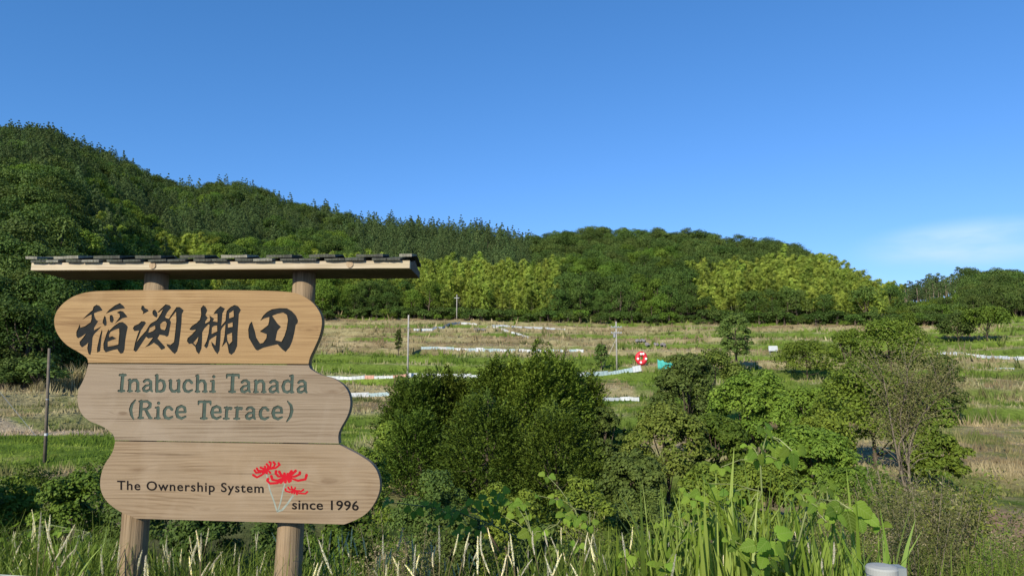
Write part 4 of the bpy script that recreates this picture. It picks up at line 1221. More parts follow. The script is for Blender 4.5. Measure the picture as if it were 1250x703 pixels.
T('broadleaf_tree', 'broad green tree behind the russet leafed sapling', 'tree', 1062, 50, 442, 150, M_BROAD, 13, 'broad', .27, 14000)
T('bush', 'leafy green bush under the bright green valley tree', 'bush', 985, 38, 520, 116, M_BROAD, 14, 'broad', .24, 9000)
T('broadleaf_tree', 'large spreading green tree below the right bamboo grove', 'tree', 1085, 112, 387, 118, M_BROAD, 15, 'broad', .46, 10000)
T('bush', 'green bush left of the large spreading tree below the bamboo', 'bush', 1040, 116, 400, 60, M_BROAD, 16, 'broad', .42, 5000)
T('bush', 'dark round bush by the white fence on the right', 'bush', 1150, 82, 431, 52, M_DARKB, 17, 'broad', .36, 5000)
T('broadleaf_tree', 'dark round tree standing alone on the upper terraces', 'tree', 899, 140, 380, 48, M_DARKB, 18, 'broad', .5, 5000)
T('bush', 'low dark hedge on the terraces below the right bamboo grove', 'bush', 985, 132, 415, 86, M_BROAD, 19, 'broad', .45, 5000)
T('bush', 'small dark bush beside the utility pole with crossarms', 'bush', 734, 146, 419, 20, M_DARKB, 20, 'broad', .4, 2500)
T('bush', 'green bush right of the russet leafed sapling', 'bush', 1132, 42, 520, 90, M_BROAD, 21, 'broad', .24, 8000)
T('bush', 'leafy bush behind the tall grass clumps', 'bush', 930, 30, 560, 120, M_BROAD, 22, 'broad', .19, 9000)
T('bush', 'dark bush at the foot of the olive tinged tree', 'bush', 768, 33, 548, 96, M_DARKB, 23, 'broad', .2, 8000)
T('bush', 'green bush between the olive tinged tree and the tall grass', 'bush', 862, 31, 565, 100, M_CYPRESS, 24, 'broad', .2, 8000)
T('bush', 'green bush at the foot of the broad tree by the sapling', 'bush', 1040, 31, 570, 110, M_BROAD, 25, 'broad', .2, 8000)
T('broadleaf_tree', 'flat topped tree on the grassy slope at the far right', 'tree', 1208, 183, 374, 62, M_BROAD, 26, 'broad', .6, 4500, base=.3)
T('bush', 'dark bush left of the flat topped tree at far right', 'bush', 1172, 188, 381, 50, M_DARKB, 27, 'broad', .6, 3500)
T('bush', 'dark clipped bush on the brown terrace left of the slim pole', 'bush', 486, 168, 401, 10, M_DARKB, 28, 'broad', .5, 900)
T('broadleaf_tree', 'green tree filling the gap behind the bright valley tree', 'tree', 985, 58, 470, 90, M_BROAD, 29, 'broad', .3, 8000)
T('bush', 'round green bush under the dark tree by the teal sheet', 'bush', 872, 42, 505, 96, M_BROAD, 30, 'broad', .25, 8000)
T('bush', 'green bush joining the broad tree and the bright valley tree', 'bush', 1000, 44, 498, 90, M_CYPRESS, 31, 'broad', .25, 8000)
T('bush', 'leafy bush under the right edge of the broad tree', 'bush', 1120, 47, 470, 80, M_BROAD, 32, 'broad', .27, 7000)
T('bush', 'green bush between the thicket and the dark tree', 'bush', 752, 52, 520, 80, M_BROAD, 33, 'broad', .27, 7000)
T('bush', 'low bush at the left edge of the thicket by the plank end', 'bush', 478, 42, 512, 50, M_CYPRESS, 34, 'broad', .25, 6000)
# near side of the valley
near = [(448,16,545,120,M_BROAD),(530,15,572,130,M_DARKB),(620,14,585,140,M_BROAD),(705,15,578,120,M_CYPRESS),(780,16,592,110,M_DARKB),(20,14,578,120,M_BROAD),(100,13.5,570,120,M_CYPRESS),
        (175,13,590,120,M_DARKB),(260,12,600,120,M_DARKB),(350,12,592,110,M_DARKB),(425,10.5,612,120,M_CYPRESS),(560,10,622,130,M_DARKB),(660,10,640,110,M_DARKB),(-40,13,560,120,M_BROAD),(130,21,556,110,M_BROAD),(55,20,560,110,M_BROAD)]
nlab = ['green bush behind the right edge of the sign', 'green bush below the thicket, right of the lower plank', 'leafy bush in the middle of the near bank', 'leafy bush below the right half of the thicket',
        'dark bush left of the tall grass clumps', 'green bush at the left edge of the picture', 'green bush left of the left sign post', 'dark bush behind the left sign post', 'dark bush under the middle of the lower plank',
        'dark bush behind the right sign post', 'bush in the shade right of the lower plank', 'shaded dark bush in the middle of the near bank', 'dark bush behind the kudzu leaves', 'green bush just outside the left edge', 'green bush on the slope at the left edge of the lower plank', 'green bush on the slope below the brown pole']
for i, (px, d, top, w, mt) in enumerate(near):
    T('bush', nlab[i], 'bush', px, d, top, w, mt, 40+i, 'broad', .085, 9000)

# russet sapling with several thin stems
def spline(P, k):
    o_ = []
    for i in range(len(P)-1):
        a, b_, c, d_ = P[max(i-1, 0)], P[i], P[i+1], P[min(i+2, len(P)-1)]
        for j in range(k):
            t = j/k
            o_.append(.5*((2*b_)+(c-a)*t+(2*a-5*b_+4*c-d_)*t*t+(3*b_-a-3*c+d_)*t**3))
    return o_+[P[-1]]
M_TWIG = plain('grey_brown_twig', (.19, .155, .105), .9, scale=6)
def sapling():
    d = 17.0; x = (1101-625)/(F*1.006)*d; z0 = zpy(640, d); H = 200*d/F
    root = empty('russet_sapling', (x, d, z0))
    tag(root, 'tall thin stemmed sapling with sparse russet leaves', 'tree')
    rg = random.Random(8); tips = []
    sc = d/F
    # stems fan upward; offsets in metres at the height fractions given
    px_ = lambda q: [((x_-1101)*sc, (640-y_)/200.0) for x_, y_ in q]
    stems = [px_([(1101,660),(1102,610),(1100,575),(1098,545),(1092,511),(1103,480),(1113,452)]), px_([(1100,660),(1098,605),(1091,552),(1101,530),(1113,504),(1128,490),(1152,483)]),
             px_([(1102,655),(1103,567),(1113,530),(1134,501),(1158,482)]), px_([(1101,650),(1096,600),(1084,540),(1078,500),(1082,465)]), px_([(1098,650),(1085,630),(1069,618),(1052,592)])]
    for st in stems:
        mb = MB(); pts = [Vector((o_, rg.uniform(-.25, .25)*f, f*H)) for o_, f in st]
        mb.tube(spline(pts, 5), [.034*(1-.75*i/(5*(len(pts)-1))) for i in range(5*(len(pts)-1)+1)], 6)
        for i in range(1, len(pts)):
            for _ in range(8):
                a = pts[i-1].lerp(pts[i], rg.random())
                e = a+Vector((rg.uniform(-.7, .7), rg.uniform(-.6, .6), rg.uniform(.15, .95)))
                mb.tube([a, a.lerp(e, .5)+Vector((0, 0, .08)), e], [.009, .007, .003], 4); tips.append((a, e))
        link('stem', mb.mesh('stem', M_TWIG, True), root)
    g = np.random.default_rng(8); C = []
    for a, e in tips:
        if a.z < H*.40: continue
        for _ in range(105):
            q = rg.random(); p = a.lerp(e, .3+.85*q); C.append((p.x+rg.gauss(0, .15), p.y+rg.gauss(0, .15), p.z+rg.gauss(0, .15)))
    C = np.array(C); V, Q = leafquads(g, C, g.normal(size=C.shape)+np.array([0, -.3, .5]), .034+.034*g.random(len(C)), .5)
    link('foliage', npmesh('foliage', V, Q, mats=[M_BROWN], qtone=g.random(len(C))), root)
sapling()

# ------------------------------------------------------------------ poles, fences and small things on the terraces
M_CONC = plain('concrete_pole', (.36, .34, .30), .85, var=.2, scale=2)
M_POLEB = plain('weathered_pole', (.14, .115, .085), .8, var=.3, scale=3)
M_GREY = plain('grey_metal', (.30, .31, .32), .5, .4)
M_WHITE = plain('white_sheet', (.52, .54, .54), .5, var=.15, scale=1.2)
M_TEALW = plain('pale_teal_sheet', (.36, .46, .47), .5, var=.25, scale=1.2)
M_GREYW = plain('grey_sheet', (.42, .45, .48), .5, var=.25, scale=1.2)
M_RUST = plain('rust_stained_sheet', (.55, .30, .22), .7, var=.3, scale=1.2)
def pole(px, base_py, top_py, r, mat, name, label, d=None, lean=0):
    p = hit(px, base_py) if d is None else Vector(((px-625)/(F*1.006)*d, d, 0))
    if d is not None: p.z = gz(p.x, d)
    H = zpy(top_py, p.y)-p.z
    root = empty(name, p); tag(root, label, 'pole')
    mb = MB(); mb.tube([(0, 0, -.6), (lean*H*.5, 0, H*.5), (lean*H, 0, H)], [r, r*.86, r*.72], 12)
    link('shaft', mb.mesh('shaft', mat, True), root)
    return root, p, H
r0, p, H = pole(497.5, 463, 384.5, .17, M_CONC, 'utility_pole', 'slim grey pole on the lower terraces just right of the sign')
for f in (.80, .33):
    mb = MB(); mb.lathe([(.185, -.08), (.185, .08)], 12, c=(0, 0, H*f)); link('band', mb.mesh('band', M_GREY), r0)
r0, p, H = pole(753, 451, 392.5, .19, M_CONC, 'utility_pole', 'grey utility pole with two crossarms near the red ring')
for z in (H*.88, H*.76):
    mb = MB(); mb.box((-1.15, -.28, z-.10), (1.15, -.16, z+.10)); ca = link('crossarm', mb.mesh('crossarm', M_GREY), r0)
    for xx in (-1.0, -.4, .4, 1.0):
        mb = MB(); mb.lathe([(.05, .072), (.08, .12), (.05, .18), (.08, .24), (.03, .28)], 8, c=(xx, -.21, z)); link('insulator', mb.mesh('insulator', M_WHITE), ca)
mb = MB(); mb.lathe([(.22, -.4), (.26, -.35), (.26, .35), (.22, .4)], 12, c=(-.42, -.1, H*.70)); link('transformer', mb.mesh('transformer', M_GREY, False), r0)
mb = MB(); mb.tube([(-.2, 0, H*.6), (-3.0, -.3, .2)], .03, 5); link('stay_wire', mb.mesh('stay_wire', M_GREY), r0)
r0, p, H = pole(557, 388.5, 359.5, .19, M_CONC, 'utility_pole', 'grey utility pole against the bamboo at the wood edge', d=246)
mb = MB(); mb.box((-.9, -.3, H*.86), (.9, -.18, H*.86+.16)); link('crossarm', mb.mesh('crossarm', M_WHITE), r0)
r0, p, H = pole(63.5, 557, 425, .108, M_POLEB, 'wooden_pole', 'weathered brown pole on the green terrace left of the sign', d=45, lean=-.035)
mb = MB(); mb.lathe([(.104, -.05), (.104, .10)], 12, c=(-.035*H*.24, 0, H*.24)); link('white_band', mb.mesh('white_band', M_WHITE), r0)
mb = MB(); mb.lathe([(.094, -.04), (.094, .04)], 12, c=(-.035*H*.55, 0, H*.55)); link('band', mb.mesh('band', M_GREY), r0)
g0 = at(48, 474, 60); g1 = at(-60, 404, 60)
g0.z = gz(g0.x, g0.y)
mb = MB(); mb.tube([Vector(), (g1-g0)*.5+Vector((0, 0, -.05)), g1-g0], .022, 5)
tag(link('stay_cable', mb.mesh('stay_cable', M_GREY), None, g0), 'thin grey stay cable slanting down at the left edge', 'cable')

def sheet_mesh(mat, seed):
    rg = random.Random(seed); mb = MB(); n = 8; V = []
    dip = rg.uniform(0, .12); lv = rg.uniform(-.06, .06)
    for i in range(n+1):
        x = i/n; w = .035*math.sin(i*2.4)
        V += [(x, w, -.45), (x, w+.02+rg.uniform(-.02, .02), 1-dip*math.sin(x*3.1)+lv*x)]
    mb.add(V, [(2*i, 2*i+2, 2*i+3, 2*i+1) for i in range(n)])
    o_ = len(mb.V); V2 = [(x, y+.012, z) for x, y, z in V]
    mb.add(V2, [(2*i+1, 2*i+3, 2*i+2, 2*i) for i in range(n)])
    mb.F += [[2*i+1, 2*i+3, o_+2*i+3, o_+2*i+1] for i in range(n)]; mb.M += [0]*n
    return mb.mesh('sheet', mat)
SHEETS = {k: [sheet_mesh(m_, 10*i+j) for j in range(3)] for i, (k, m_) in enumerate((('w', M_WHITE), ('t', M_TEALW), ('g', M_GREYW), ('r', M_RUST)))}
mb = MB(); mb.tube([(0, 0, -.3), (0, 0, 1)], .03, 6); STAKE = mb.mesh('stake', M_GREY)
def fence(pix, pat, h, label, seg=2.0, post_every=2, steps=False):
    Hh = [hit(x, y, 40).y for x, y in pix]; md_ = sorted(Hh)[len(Hh)//2]
    def foot(x, y, dm):
        d = np.arange(dm-14, dm+14, .2); r = ray(x, y)
        g_ = ground(r.x/r.y*d, d); e_ = np.abs(g_-(1.6+r.z/r.y*d))
        k_ = np.argmin(np.maximum(e_-.12, 0)*20+np.abs(d-dm))
        p_ = at(x, y, float(d[k_])); p_.z = max(p_.z, float(g_[k_])); return p_
    P = [foot(x, y, q if steps else md_) for (x, y), q in zip(pix, Hh)]
    rg = random.Random(len(label))
    root = empty('sheet_fence', P[0]); tag(root, label, 'fence')
    k = 0; c = 0
    for i in range(len(P)-1):
        a, b_ = P[i], P[i+1]
        L_ = math.hypot(b_.x-a.x, b_.y-a.y); n_ = max(1, int(round(L_/seg)))
        for j in range(n_):
            s, e = a.lerp(b_, j/n_), a.lerp(b_, (j+1)/n_)
            c += 1
            if j: s.z = max(s.z, gz(s.x, s.y)+.02)
            if j < n_-1: e.z = max(e.z, gz(e.x, e.y)+.02)
            ln = math.hypot(e.x-s.x, e.y-s.y)
            ang = math.atan2(e.y-s.y, e.x-s.x)
            ch = pat[(c-1) % len(pat)]
            hh = h*.9*rg.uniform(.75, 1.2)
            if ch != '.':
                link('sheet', SHEETS[ch][rg.randrange(3)], root, s-P[0], (rg.uniform(-.12, .12), -math.atan2(e.z-s.z, ln), ang), (ln*1.01, 1, hh))
            if c % post_every == 0: link('stake', STAKE, root, s-P[0]+Vector((0, .05, 0)), (rg.uniform(-.05, .05), rg.uniform(-.05, .05), 0), (1, 1, hh*1.25))
fence([(398,463),(430,464),(445,463),(480,462),(515,460),(540,460),(575,461),(612,460),(640,460)], 'wwwrwwrwwwwwwwww', .62, 'low white sheet fence with rust stains right of the middle plank')
fence([(428,485),(450,484),(475,483)], 'wttt', .62, 'short pale teal sheet fence close to the right end of the middle plank')
fence([(514,427.5),(545,427),(590,428),(640,429.5),(668,430),(712,430.5)], 'ttwtwwtw', .72, 'long pale teal sheet fence across the middle terraces')
fence([(505,404),(528,404),(540,401),(548,397),(562,395.5),(582,397.5)], 'wwwgwwg', .75, 'white sheet fence stepping up the brown upper terrace', steps=True)
fence([(594,400),(612,402),(624,407),(636,410),(646,413)], 'wwww.', .62, 'short white sheet fence stepping down the brown upper terrace', steps=True)
fence([(600,398),(640,400),(690,402.5)], 'gg', .55, 'thin grey sheet fence below the wood edge', 3)
fence([(690,459),(705,459.5),(725,459),(742,457.5),(762,454),(783,450.5)], 'twtttt', .75, 'pale blue sheet fence curving behind the utility pole', 2)
fence([(712,488),(735,488.5),(757,489.5),(780,490.5)], 'ggwwg', .6, 'grey and white sheet fence right of the evergreen thicket')
fence([(1143,433.5),(1168,434),(1175,434),(1192,436.5),(1220,438),(1262,439)], 'ggwwwwgg', .75, 'white and grey sheet fence across the far right terraces')
fence([(1176,450),(1215,450.5),(1262,451)], 'g..t', .35, 'low broken sheet fence below the far right white one')

# red ring with white dots
p = hit(783, 446.5)
ring = empty('red_ring', p, (0, 0, R(8))); tag(ring, 'big red ring with white dots standing on the terrace', 'ornament')
MR = 15.5*p.y/F/2; mr = MR*.36; Ma = MR-mr
mb = MB(); V = []; Fc = []
nu, nv_ = 36, 14
for i in range(nu):
    a = 2*math.pi*i/nu
    for j in range(nv_):
        b_ = 2*math.pi*j/nv_; q = Ma+mr*math.cos(b_)
        V.append((q*math.cos(a), mr*1.1*math.sin(b_), MR*1.12+q*math.sin(a)*1.1))
for i in range(nu):
    for j in range(nv_):
        Fc.append((i*nv_+j, ((i+1) % nu)*nv_+j, ((i+1) % nu)*nv_+(j+1) % nv_, i*nv_+(j+1) % nv_))
mb.add(V, Fc); link('ring_body', mb.mesh('ring_body', plain('red_paint', (.62, .025, .04), .5, var=.1), True), ring)
M_DOT = plain('white_paint', (.85, .83, .78), .5, var=.05)
for a, q in ((105, 1), (72, 1.05), (185, 1.05), (355, 1), (250, .95)):
    a = R(a); c = (Ma*q*math.cos(a), -mr*1.04, MR*1.12+Ma*q*math.sin(a)*1.1)
    mb = MB(); mb.tube([(c[0], c[1]-.05, c[2]), (c[0], c[1]+.15, c[2])], mr*.50, 14); link('dot', mb.mesh('dot', M_DOT), ring)
for s in (-1, 1):
    mb = MB(); mb.box((s*Ma*.8-.12, -.15, -.3), (s*Ma*.8+.12, .15, MR*.42)); link('foot', mb.mesh('foot', M_POLEB), ring)

# teal sheet hung on stakes
p = hit(803, 451)
te = empty('teal_sheet', p); tag(te, 'bright teal sheet hung on stakes beside the dark valley tree', 'sheet')
sc = p.y/F; mb = MB(); n = 14; V = []
for i in range(n+1):
    x = i/n*22*sc; topz = (12.0-1.1*math.sin(i*.9)-i*.32-(2.5 if i in (5, 6) else 0))*sc
    for j in range(5): V.append((x, .12*math.sin(i*1.7+j*.8), topz*j/4))
mb.add(V, [(i*5+j, (i+1)*5+j, (i+1)*5+j+1, i*5+j+1) for i in range(n) for j in range(4)])
o_ = link('sheet', mb.mesh('sheet', plain('teal_tarpaulin', (.07, .42, .36), .45, var=.2, scale=.8), True), te)
md = o_.modifiers.new('sheet', 'SOLIDIFY'); md.thickness = .02
for i in (0, 7, 14): link('stake', STAKE, te, (i/14*22*sc, .2, 0), (0, 0, 0), (1.4, 1.4, 12.5*sc))
# white board among the bushes
p = hit(944, 432)
wb = empty('white_board', p); tag(wb, 'small blank white board standing among the terrace bushes', 'board')
sc = p.y/F
mb = MB(); mb.box((-5.5*sc, -.03, 3*sc), (5.5*sc, .03, 9.2*sc)); link('panel', mb.mesh('panel', M_WHITE), wb)
for s in (-4, 4):
    mb = MB(); mb.box((s*sc-.05, .031, -.3), (s*sc+.05, .12, 8.5*sc)); link('leg', mb.mesh('leg', M_GREY), wb)
# heaps of grey stones on the brown terrace
M_STONE = plain('grey_stone', (.24, .22, .22), .9, var=.4, scale=2, bump=.4)
def stone_mesh(seed):
    g = np.random.default_rng(seed); bm = bmesh.new(); bmesh.ops.create_icosphere(bm, subdivisions=1, radius=1)
    for v in bm.verts: v.co *= .75+.5*g.random()
    me = bpy.data.meshes.new('stone'); bm.to_mesh(me); bm.free(); me.materials.append(M_STONE); return me
STONES = [stone_mesh(i) for i in range(4)]
def heap(px, py, w, label):
    p = hit(px, py); r0 = empty('stone_heap', p); tag(r0, label, 'stones')
    rg = random.Random(px); sc = p.y/F
    for i in range(14):
        s = rg.uniform(.25, .6)
        link('stone', STONES[i % 4], r0, (rg.uniform(-.5, .5)*w*sc, rg.uniform(-.8, .8), s*.4+rg.random()*.5), (rg.random()*3, rg.random()*3, rg.random()*3), (s, s, s*.8))
heap(782, 418, 12, 'heap of dark grey stones above the red ring')
heap(800, 423, 22, 'row of pale stones on the terrace above the teal sheet')
heap(585, 404.5, 16, 'heap of grey stones below the white stepping fence')

# ------------------------------------------------------------------ grasses
def blades(g, base, az, lean, h, w, seg=4, tone=None, droop=.25):
    n = len(base)
    f = np.linspace(0, 1, seg+1)
    dirv = np.stack([np.cos(az), np.sin(az), np.zeros(n)], -1)
    side = np.stack([-np.sin(az+g.normal(0, .8, n)), np.cos(az+g.normal(0, .8, n)), np.zeros(n)], -1)
    V = np.zeros((n, seg+1, 2, 3))
    for i, q in enumerate(f):
        c = base+dirv*(lean*h*q**1.9)[:, None]+np.array([0, 0, 1])*((h*(q-droop*lean*q**3)))[:, None]
        ww = (w*(1-q**1.6)*.5+.0008)[:, None]*side*(1 if q > 0 else .7)
        V[:, i, 0] = c-ww; V[:, i, 1] = c+ww
    V = V.reshape(-1, 3)
    b0 = (np.arange(n)*(seg+1)*2)[:, None]
    Q = np.concatenate([np.stack([b0[:, 0]+2*i, b0[:, 0]+2*i+1, b0[:, 0]+2*i+3, b0[:, 0]+2*i+2], -1) for i in range(seg)])
    t = np.tile(tone if tone is not None else g.random(n), seg)
    return V, Q, t
# rough grass over the terraces (uncountable)
g = np.random.default_rng(21)
n = 90000
dd = np.exp(g.uniform(math.log(40), math.log(252), n)); pp = g.uniform(-40, 1290, n)
xx = (pp-625)/F*dd
fdv = np.interp(pp, *FOOT_D); k = dd < fdv-1
xx, dd = xx[k], dd[k]
kk = terrace(xx, dd); k = (g.random(len(xx)) < .45) | (kk > .92) | (kk < .03) | ((kk > .71) & (kk < .80)); xx, dd = xx[k], dd[k]; n = len(xx)
col = ground_col(xx, dd)
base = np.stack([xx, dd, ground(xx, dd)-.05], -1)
hh = (.16+.42*g.random(n)**3)*(.45+dd/140)
pq = 625+F*xx/dd
frt = terrace(xx, dd)
edge = (frt > .93) | (frt < .03); foot_ = (frt > .71) & (frt < .80)
hh = hh*np.where(edge, 1.35, np.where(foot_, 1.7, .75))
hh = hh*np.where(pq > 1120, 1.0+1.6*(fbm(xx/6, dd/6, 3) > .52), 1.0+.9*(fbm(xx/7, dd/7+20, 3) > .56))
nb = 3
B = np.repeat(base, nb, 0)+g.normal(size=(n*nb, 3))*np.array([.22, .22, 0])
az = g.uniform(0, 6.28, n*nb); H3 = np.repeat(hh, nb)*g.uniform(.6, 1.2, n*nb); wd = .035+.0011*np.repeat(dd, nb)
a2 = g.uniform(0, 6.28, n*nb)
tip = B+np.stack([np.cos(az)*.35*H3, np.sin(az)*.35*H3, H3], -1)
sd = np.stack([np.cos(a2), np.sin(a2)*.4, np.zeros(n*nb)], -1)*wd[:, None]
V = np.stack([B-sd, B+sd, tip], 1).reshape(-1, 3)
m, N, L, b = newmat('meadow_grass')
ga = N.new('ShaderNodeAttribute'); ga.attribute_name = 'gcol'; L.new(ga.outputs['Color'], b.inputs['Base Color'])
b.inputs['Roughness'].default_value = .8; b.inputs['Specular IOR Level'].default_value = .1
tr = N.new('ShaderNodeBsdfTranslucent'); L.new(ga.outputs['Color'], tr.inputs[0])
ms_ = N.new('ShaderNodeMixShader'); ms_.inputs[0].default_value = .35
L.new(b.outputs[0], ms_.inputs[1]); L.new(tr.outputs[0], ms_.inputs[2]); L.new(ms_.outputs[0], N['Material Output'].inputs[0])
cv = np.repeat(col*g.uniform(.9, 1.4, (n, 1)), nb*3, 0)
tag(link('meadow_grass', npmesh('meadow_grass', V, T=np.arange(n*nb*3).reshape(-1, 3), mats=[m], vcol=cv)), 'rough grass covering the terraced fields', 'grass', kind='stuff')
# reeds on the terrace edge at the left, below the dark trees
g = np.random.default_rng(22)
reed_me = []
for s in range(3):
    nb = 60; base = np.stack([g.normal(0, .35, nb), g.normal(0, .3, nb), np.full(nb, -.1)], -1)
    V, Q, t = blades(g, base, g.uniform(0, 6.28, nb), g.uniform(.1, .5, nb), g.uniform(1.2, 2.6, nb), g.uniform(.05, .11, nb), 3)
    reed_me.append(npmesh('reed_clump', V, Q, mats=[M_DRYG], qtone=t))
for px, py, s in ((74,477,1.1),(79,477,1.3),(84,476,1.5),(90,475,1.7),(97,475,1.7),(103,476,1.6),(60,477,.8),(66,477,.9),(50,477,.7),(40,478,.5),(20,478,.45),(8,478,.5)):
    p = hit(px, py, 40)
    o_ = link('reed_clump', reed_me[rnd.randrange(3)], None, p, (0, 0, rnd.random()*6), (s, s, s))
    tag(o_, 'dry pale reed clump in front of the dark trees at left', 'reeds', 'dry reed clumps below the dark trees at left', 'thing')

# short grass of the bank in front
g = np.random.default_rng(23)
n = 22000
y_ = 2.95+6.5*g.random(n)**1.25; x_ = (g.uniform(-60, 1310, n)-625)/F*y_
k = ~((x_ > 1.15) & (x_ < 1.6) & (y_ < 3.0)); x_, y_ = x_[k], y_[k]; n = len(x_)
base = np.stack([x_, y_, ground(x_, y_)-.02], -1)
pxs = 625+F*x_/y_
hb = np.where(pxs < 150, .80, np.where(pxs < 430, .66, np.where(pxs < 700, .58, .62)))
hb = np.where((pxs > 425) & (pxs < 650) & (y_ > 4.6), .33, hb)
hb = hb*np.interp(y_, [2.9, 3.4, 4.2, 9], [.5, .62, .9, 1.15])
h_ = hb*g.uniform(.45, 1.15, n)
V, Q, t = blades(g, base, g.uniform(0, 6.28, n), g.uniform(.1, .65, n), h_, g.uniform(.005, .013, n), 4)
tag(link('bank_grass', npmesh('bank_grass', V, Q, mats=[M_GRASS], qtone=t)), 'green grass along the front of the bank', 'grass', kind='stuff')

# cogon grass with silky white plumes
def cogon(seed):
    g = np.random.default_rng(seed); rg = random.Random(seed)
    nb = 6; base = g.normal(0, .025, (nb, 3)); base[:, 2] = -.02
    V, Q, t = blades(g, base, g.uniform(0, 6.28, nb), g.uniform(.15, .6, nb), g.uniform(.35, .62, nb), g.uniform(.005, .010, nb), 4)
    leaves = npmesh('leaves', V, Q, mats=[M_GRASS], qtone=t)
    az = rg.uniform(0, 6.28); ln = rg.uniform(.03, .16)
    def P(f): return Vector((ln*f**2*math.cos(az), ln*f**2*math.sin(az), .80*f))
    mb = MB(); mb.tube([P(i/5) for i in range(5)], .0022, 4); stem = mb.mesh('stem', M_DRYG)
    top = P(.8); d = (P(1)-P(.8)).normalized(); L_ = rg.uniform(.11, .21)
    # plume: a tapering spindle of fine silk tufts
    n = 300; q = g.random(n)
    r_ = .0052*np.sin(np.clip(q*.95+.05, 0, 1)*math.pi)**.9*(1-.35*q)+.0004
    a = g.uniform(0, 6.28, n); bx, by = rg.gauss(0, .012), rg.gauss(0, .012)
    C = np.stack([top.x+d.x*L_*q+bx*q*q+r_*np.cos(a), top.y+d.y*L_*q+by*q*q+r_*np.sin(a), top.z+d.z*L_*q], -1)
    Vq, Qq = leafquads(g, C, np.stack([np.cos(a), np.sin(a), .3*np.ones(n)], -1)+.5*g.normal(size=(n, 3)), np.full(n, .013), .22, np.tile(np.array([d.x, d.y, d.z]), (n, 1))+.22*g.normal(size=(n, 3)))
    plume = npmesh('plume', Vq, Qq, mats=[M_PLUME], qtone=g.random(n))
    return leaves, stem, plume
COG = [cogon(700+i) for i in range(12)]
g = np.random.default_rng(31)
cpos = []
for i in range(280):
    px = g.uniform(2, 765) if i < 255 else g.uniform(765, 1010)
    tp = g.uniform(622, 705) if px > 120 else g.uniform(600, 700)
    d = g.uniform(3.5, 6.4)
    x = (px-625)/F*d; z0 = gz(x, d)
    zt = zpy(tp, d); H = zt-z0
    if H < .35: continue
    cpos.append((x, d, z0, min(H/.92, 1.35)))
for i, (x, d, z0, s) in enumerate(cpos):
    le, st, pl = COG[i % 12]
    rt = empty('cogon_grass', (x, d, z0), (g.uniform(-.2, .2), g.uniform(-.2, .2), g.uniform(0, 6.28))); rt.scale = (1.0, 1.0, s)
    tag(rt, 'cogon grass stalk with a silky white plume on the front bank', 'grass', 'plumed cogon grass along the front bank', 'thing')
    link('leaves', le, rt); link('stem', st, rt); link('plume', pl, rt)

# tall grass clumps at the right
def tall_clump(px, d, top, spread, nb, seed, label):
    g = np.random.default_rng(seed); x = (px-625)/F*d; z0 = gz(x, d); H = zpy(top, d)-z0
    root = empty('tall_grass_clump', (x, d, z0)); tag(root, label, 'grass', kind='thing')
    base = np.stack([g.normal(0, spread, nb), g.normal(0, spread*.8, nb), np.full(nb, -.03)], -1)
    V, Q, t = blades(g, base, g.uniform(0, 6.28, nb), g.uniform(.04, .40, nb), H*g.uniform(.55, 1.12, nb), g.uniform(.022, .044, nb), 6, droop=.35)
    link('blades', npmesh('blades', V, Q, mats=[M_TALL], qtone=t), root)
    nd = nb//5; base = np.stack([g.normal(0, spread, nd), g.normal(0, spread*.8, nd), np.full(nd, -.03)], -1)
    V, Q, t = blades(g, base, g.uniform(0, 6.28, nd), g.uniform(.1, .7, nd), H*g.uniform(.25, .6, nd), g.uniform(.008, .014, nd), 5)
    link('dry_blades', npmesh('dry_blades', V, Q, mats=[M_DRYG], qtone=t), root)
tall_clump(800, 4.4, 588, 0.115, 64, 1, 'tall green grass clump at the left end of the tall grass')
tall_clump(845, 4.5, 592, 0.138, 68, 2, 'tall green grass clump second from the left of the tall grass')
tall_clump(905, 4.1, 560, 0.149, 83, 3, 'tallest green grass clump below the highest kudzu leaves')
tall_clump(955, 4.2, 575, 0.149, 76, 4, 'tall green grass clump right of the highest kudzu leaves')
tall_clump(1000, 4.0, 585, 0.127, 64, 5, 'tall green grass clump left of the guard rail post')
tall_clump(1045, 3.7, 625, 0.092, 41, 6, 'tall green grass clump beside the guard rail post')
tall_clump(730, 5.0, 640, 0.138, 57, 7, 'shorter green grass clump left of the tall grass')
tall_clump(30, 4.2, 655, 0.184, 68, 8, 'green grass clump at the bottom left corner')
tall_clump(105, 4.2, 650, 0.138, 57, 9, 'green grass clump left of the left sign post')
tall_clump(660, 5.2, 655, 0.138, 49, 10, 'green grass clump below the kudzu in the middle')

# kudzu: vines carrying big three lobed leaves, every leaf a piece
def kudzu_leaf(seed):
    rg = random.Random(seed)
    # broad leaf outline, folded along the midrib and drooping at the tip
    half = [(0, 0), (.20, -.10), (.40, .02), (.50, .24), (.44, .40), (.36, .48), (.38, .62), (.26, .84), (0, 1.08)]
    V = []; Fc = []
    for x, y in half: V.append((0, y, -.12*y*y))
    for s in (1, -1):
        o_ = len(V)
        for x, y in half:
            jx = x*(1+rg.uniform(-.06, .06)); V.append((s*jx*.5, y, -.12*y*y+.10*jx)); 
        o2 = len(V)
        for x, y in half:
            jx = x*(1+rg.uniform(-.06, .06)); V.append((s*jx, y, -.14*y*y+.13*jx-.16*jx*jx))
        for i in range(len(half)-1):
            A = (i, i+1, o_+i+1, o_+i); B_ = (o_+i, o_+i+1, o2+i+1, o2+i)
            Fc += [A if s < 0 else A[::-1], B_ if s < 0 else B_[::-1]]
    me = npmesh('leaf', np.array(V), np.array(Fc), mats=[M_KUDZU], qtone=np.full(len(Fc), rg.random()), smooth=True)
    return me
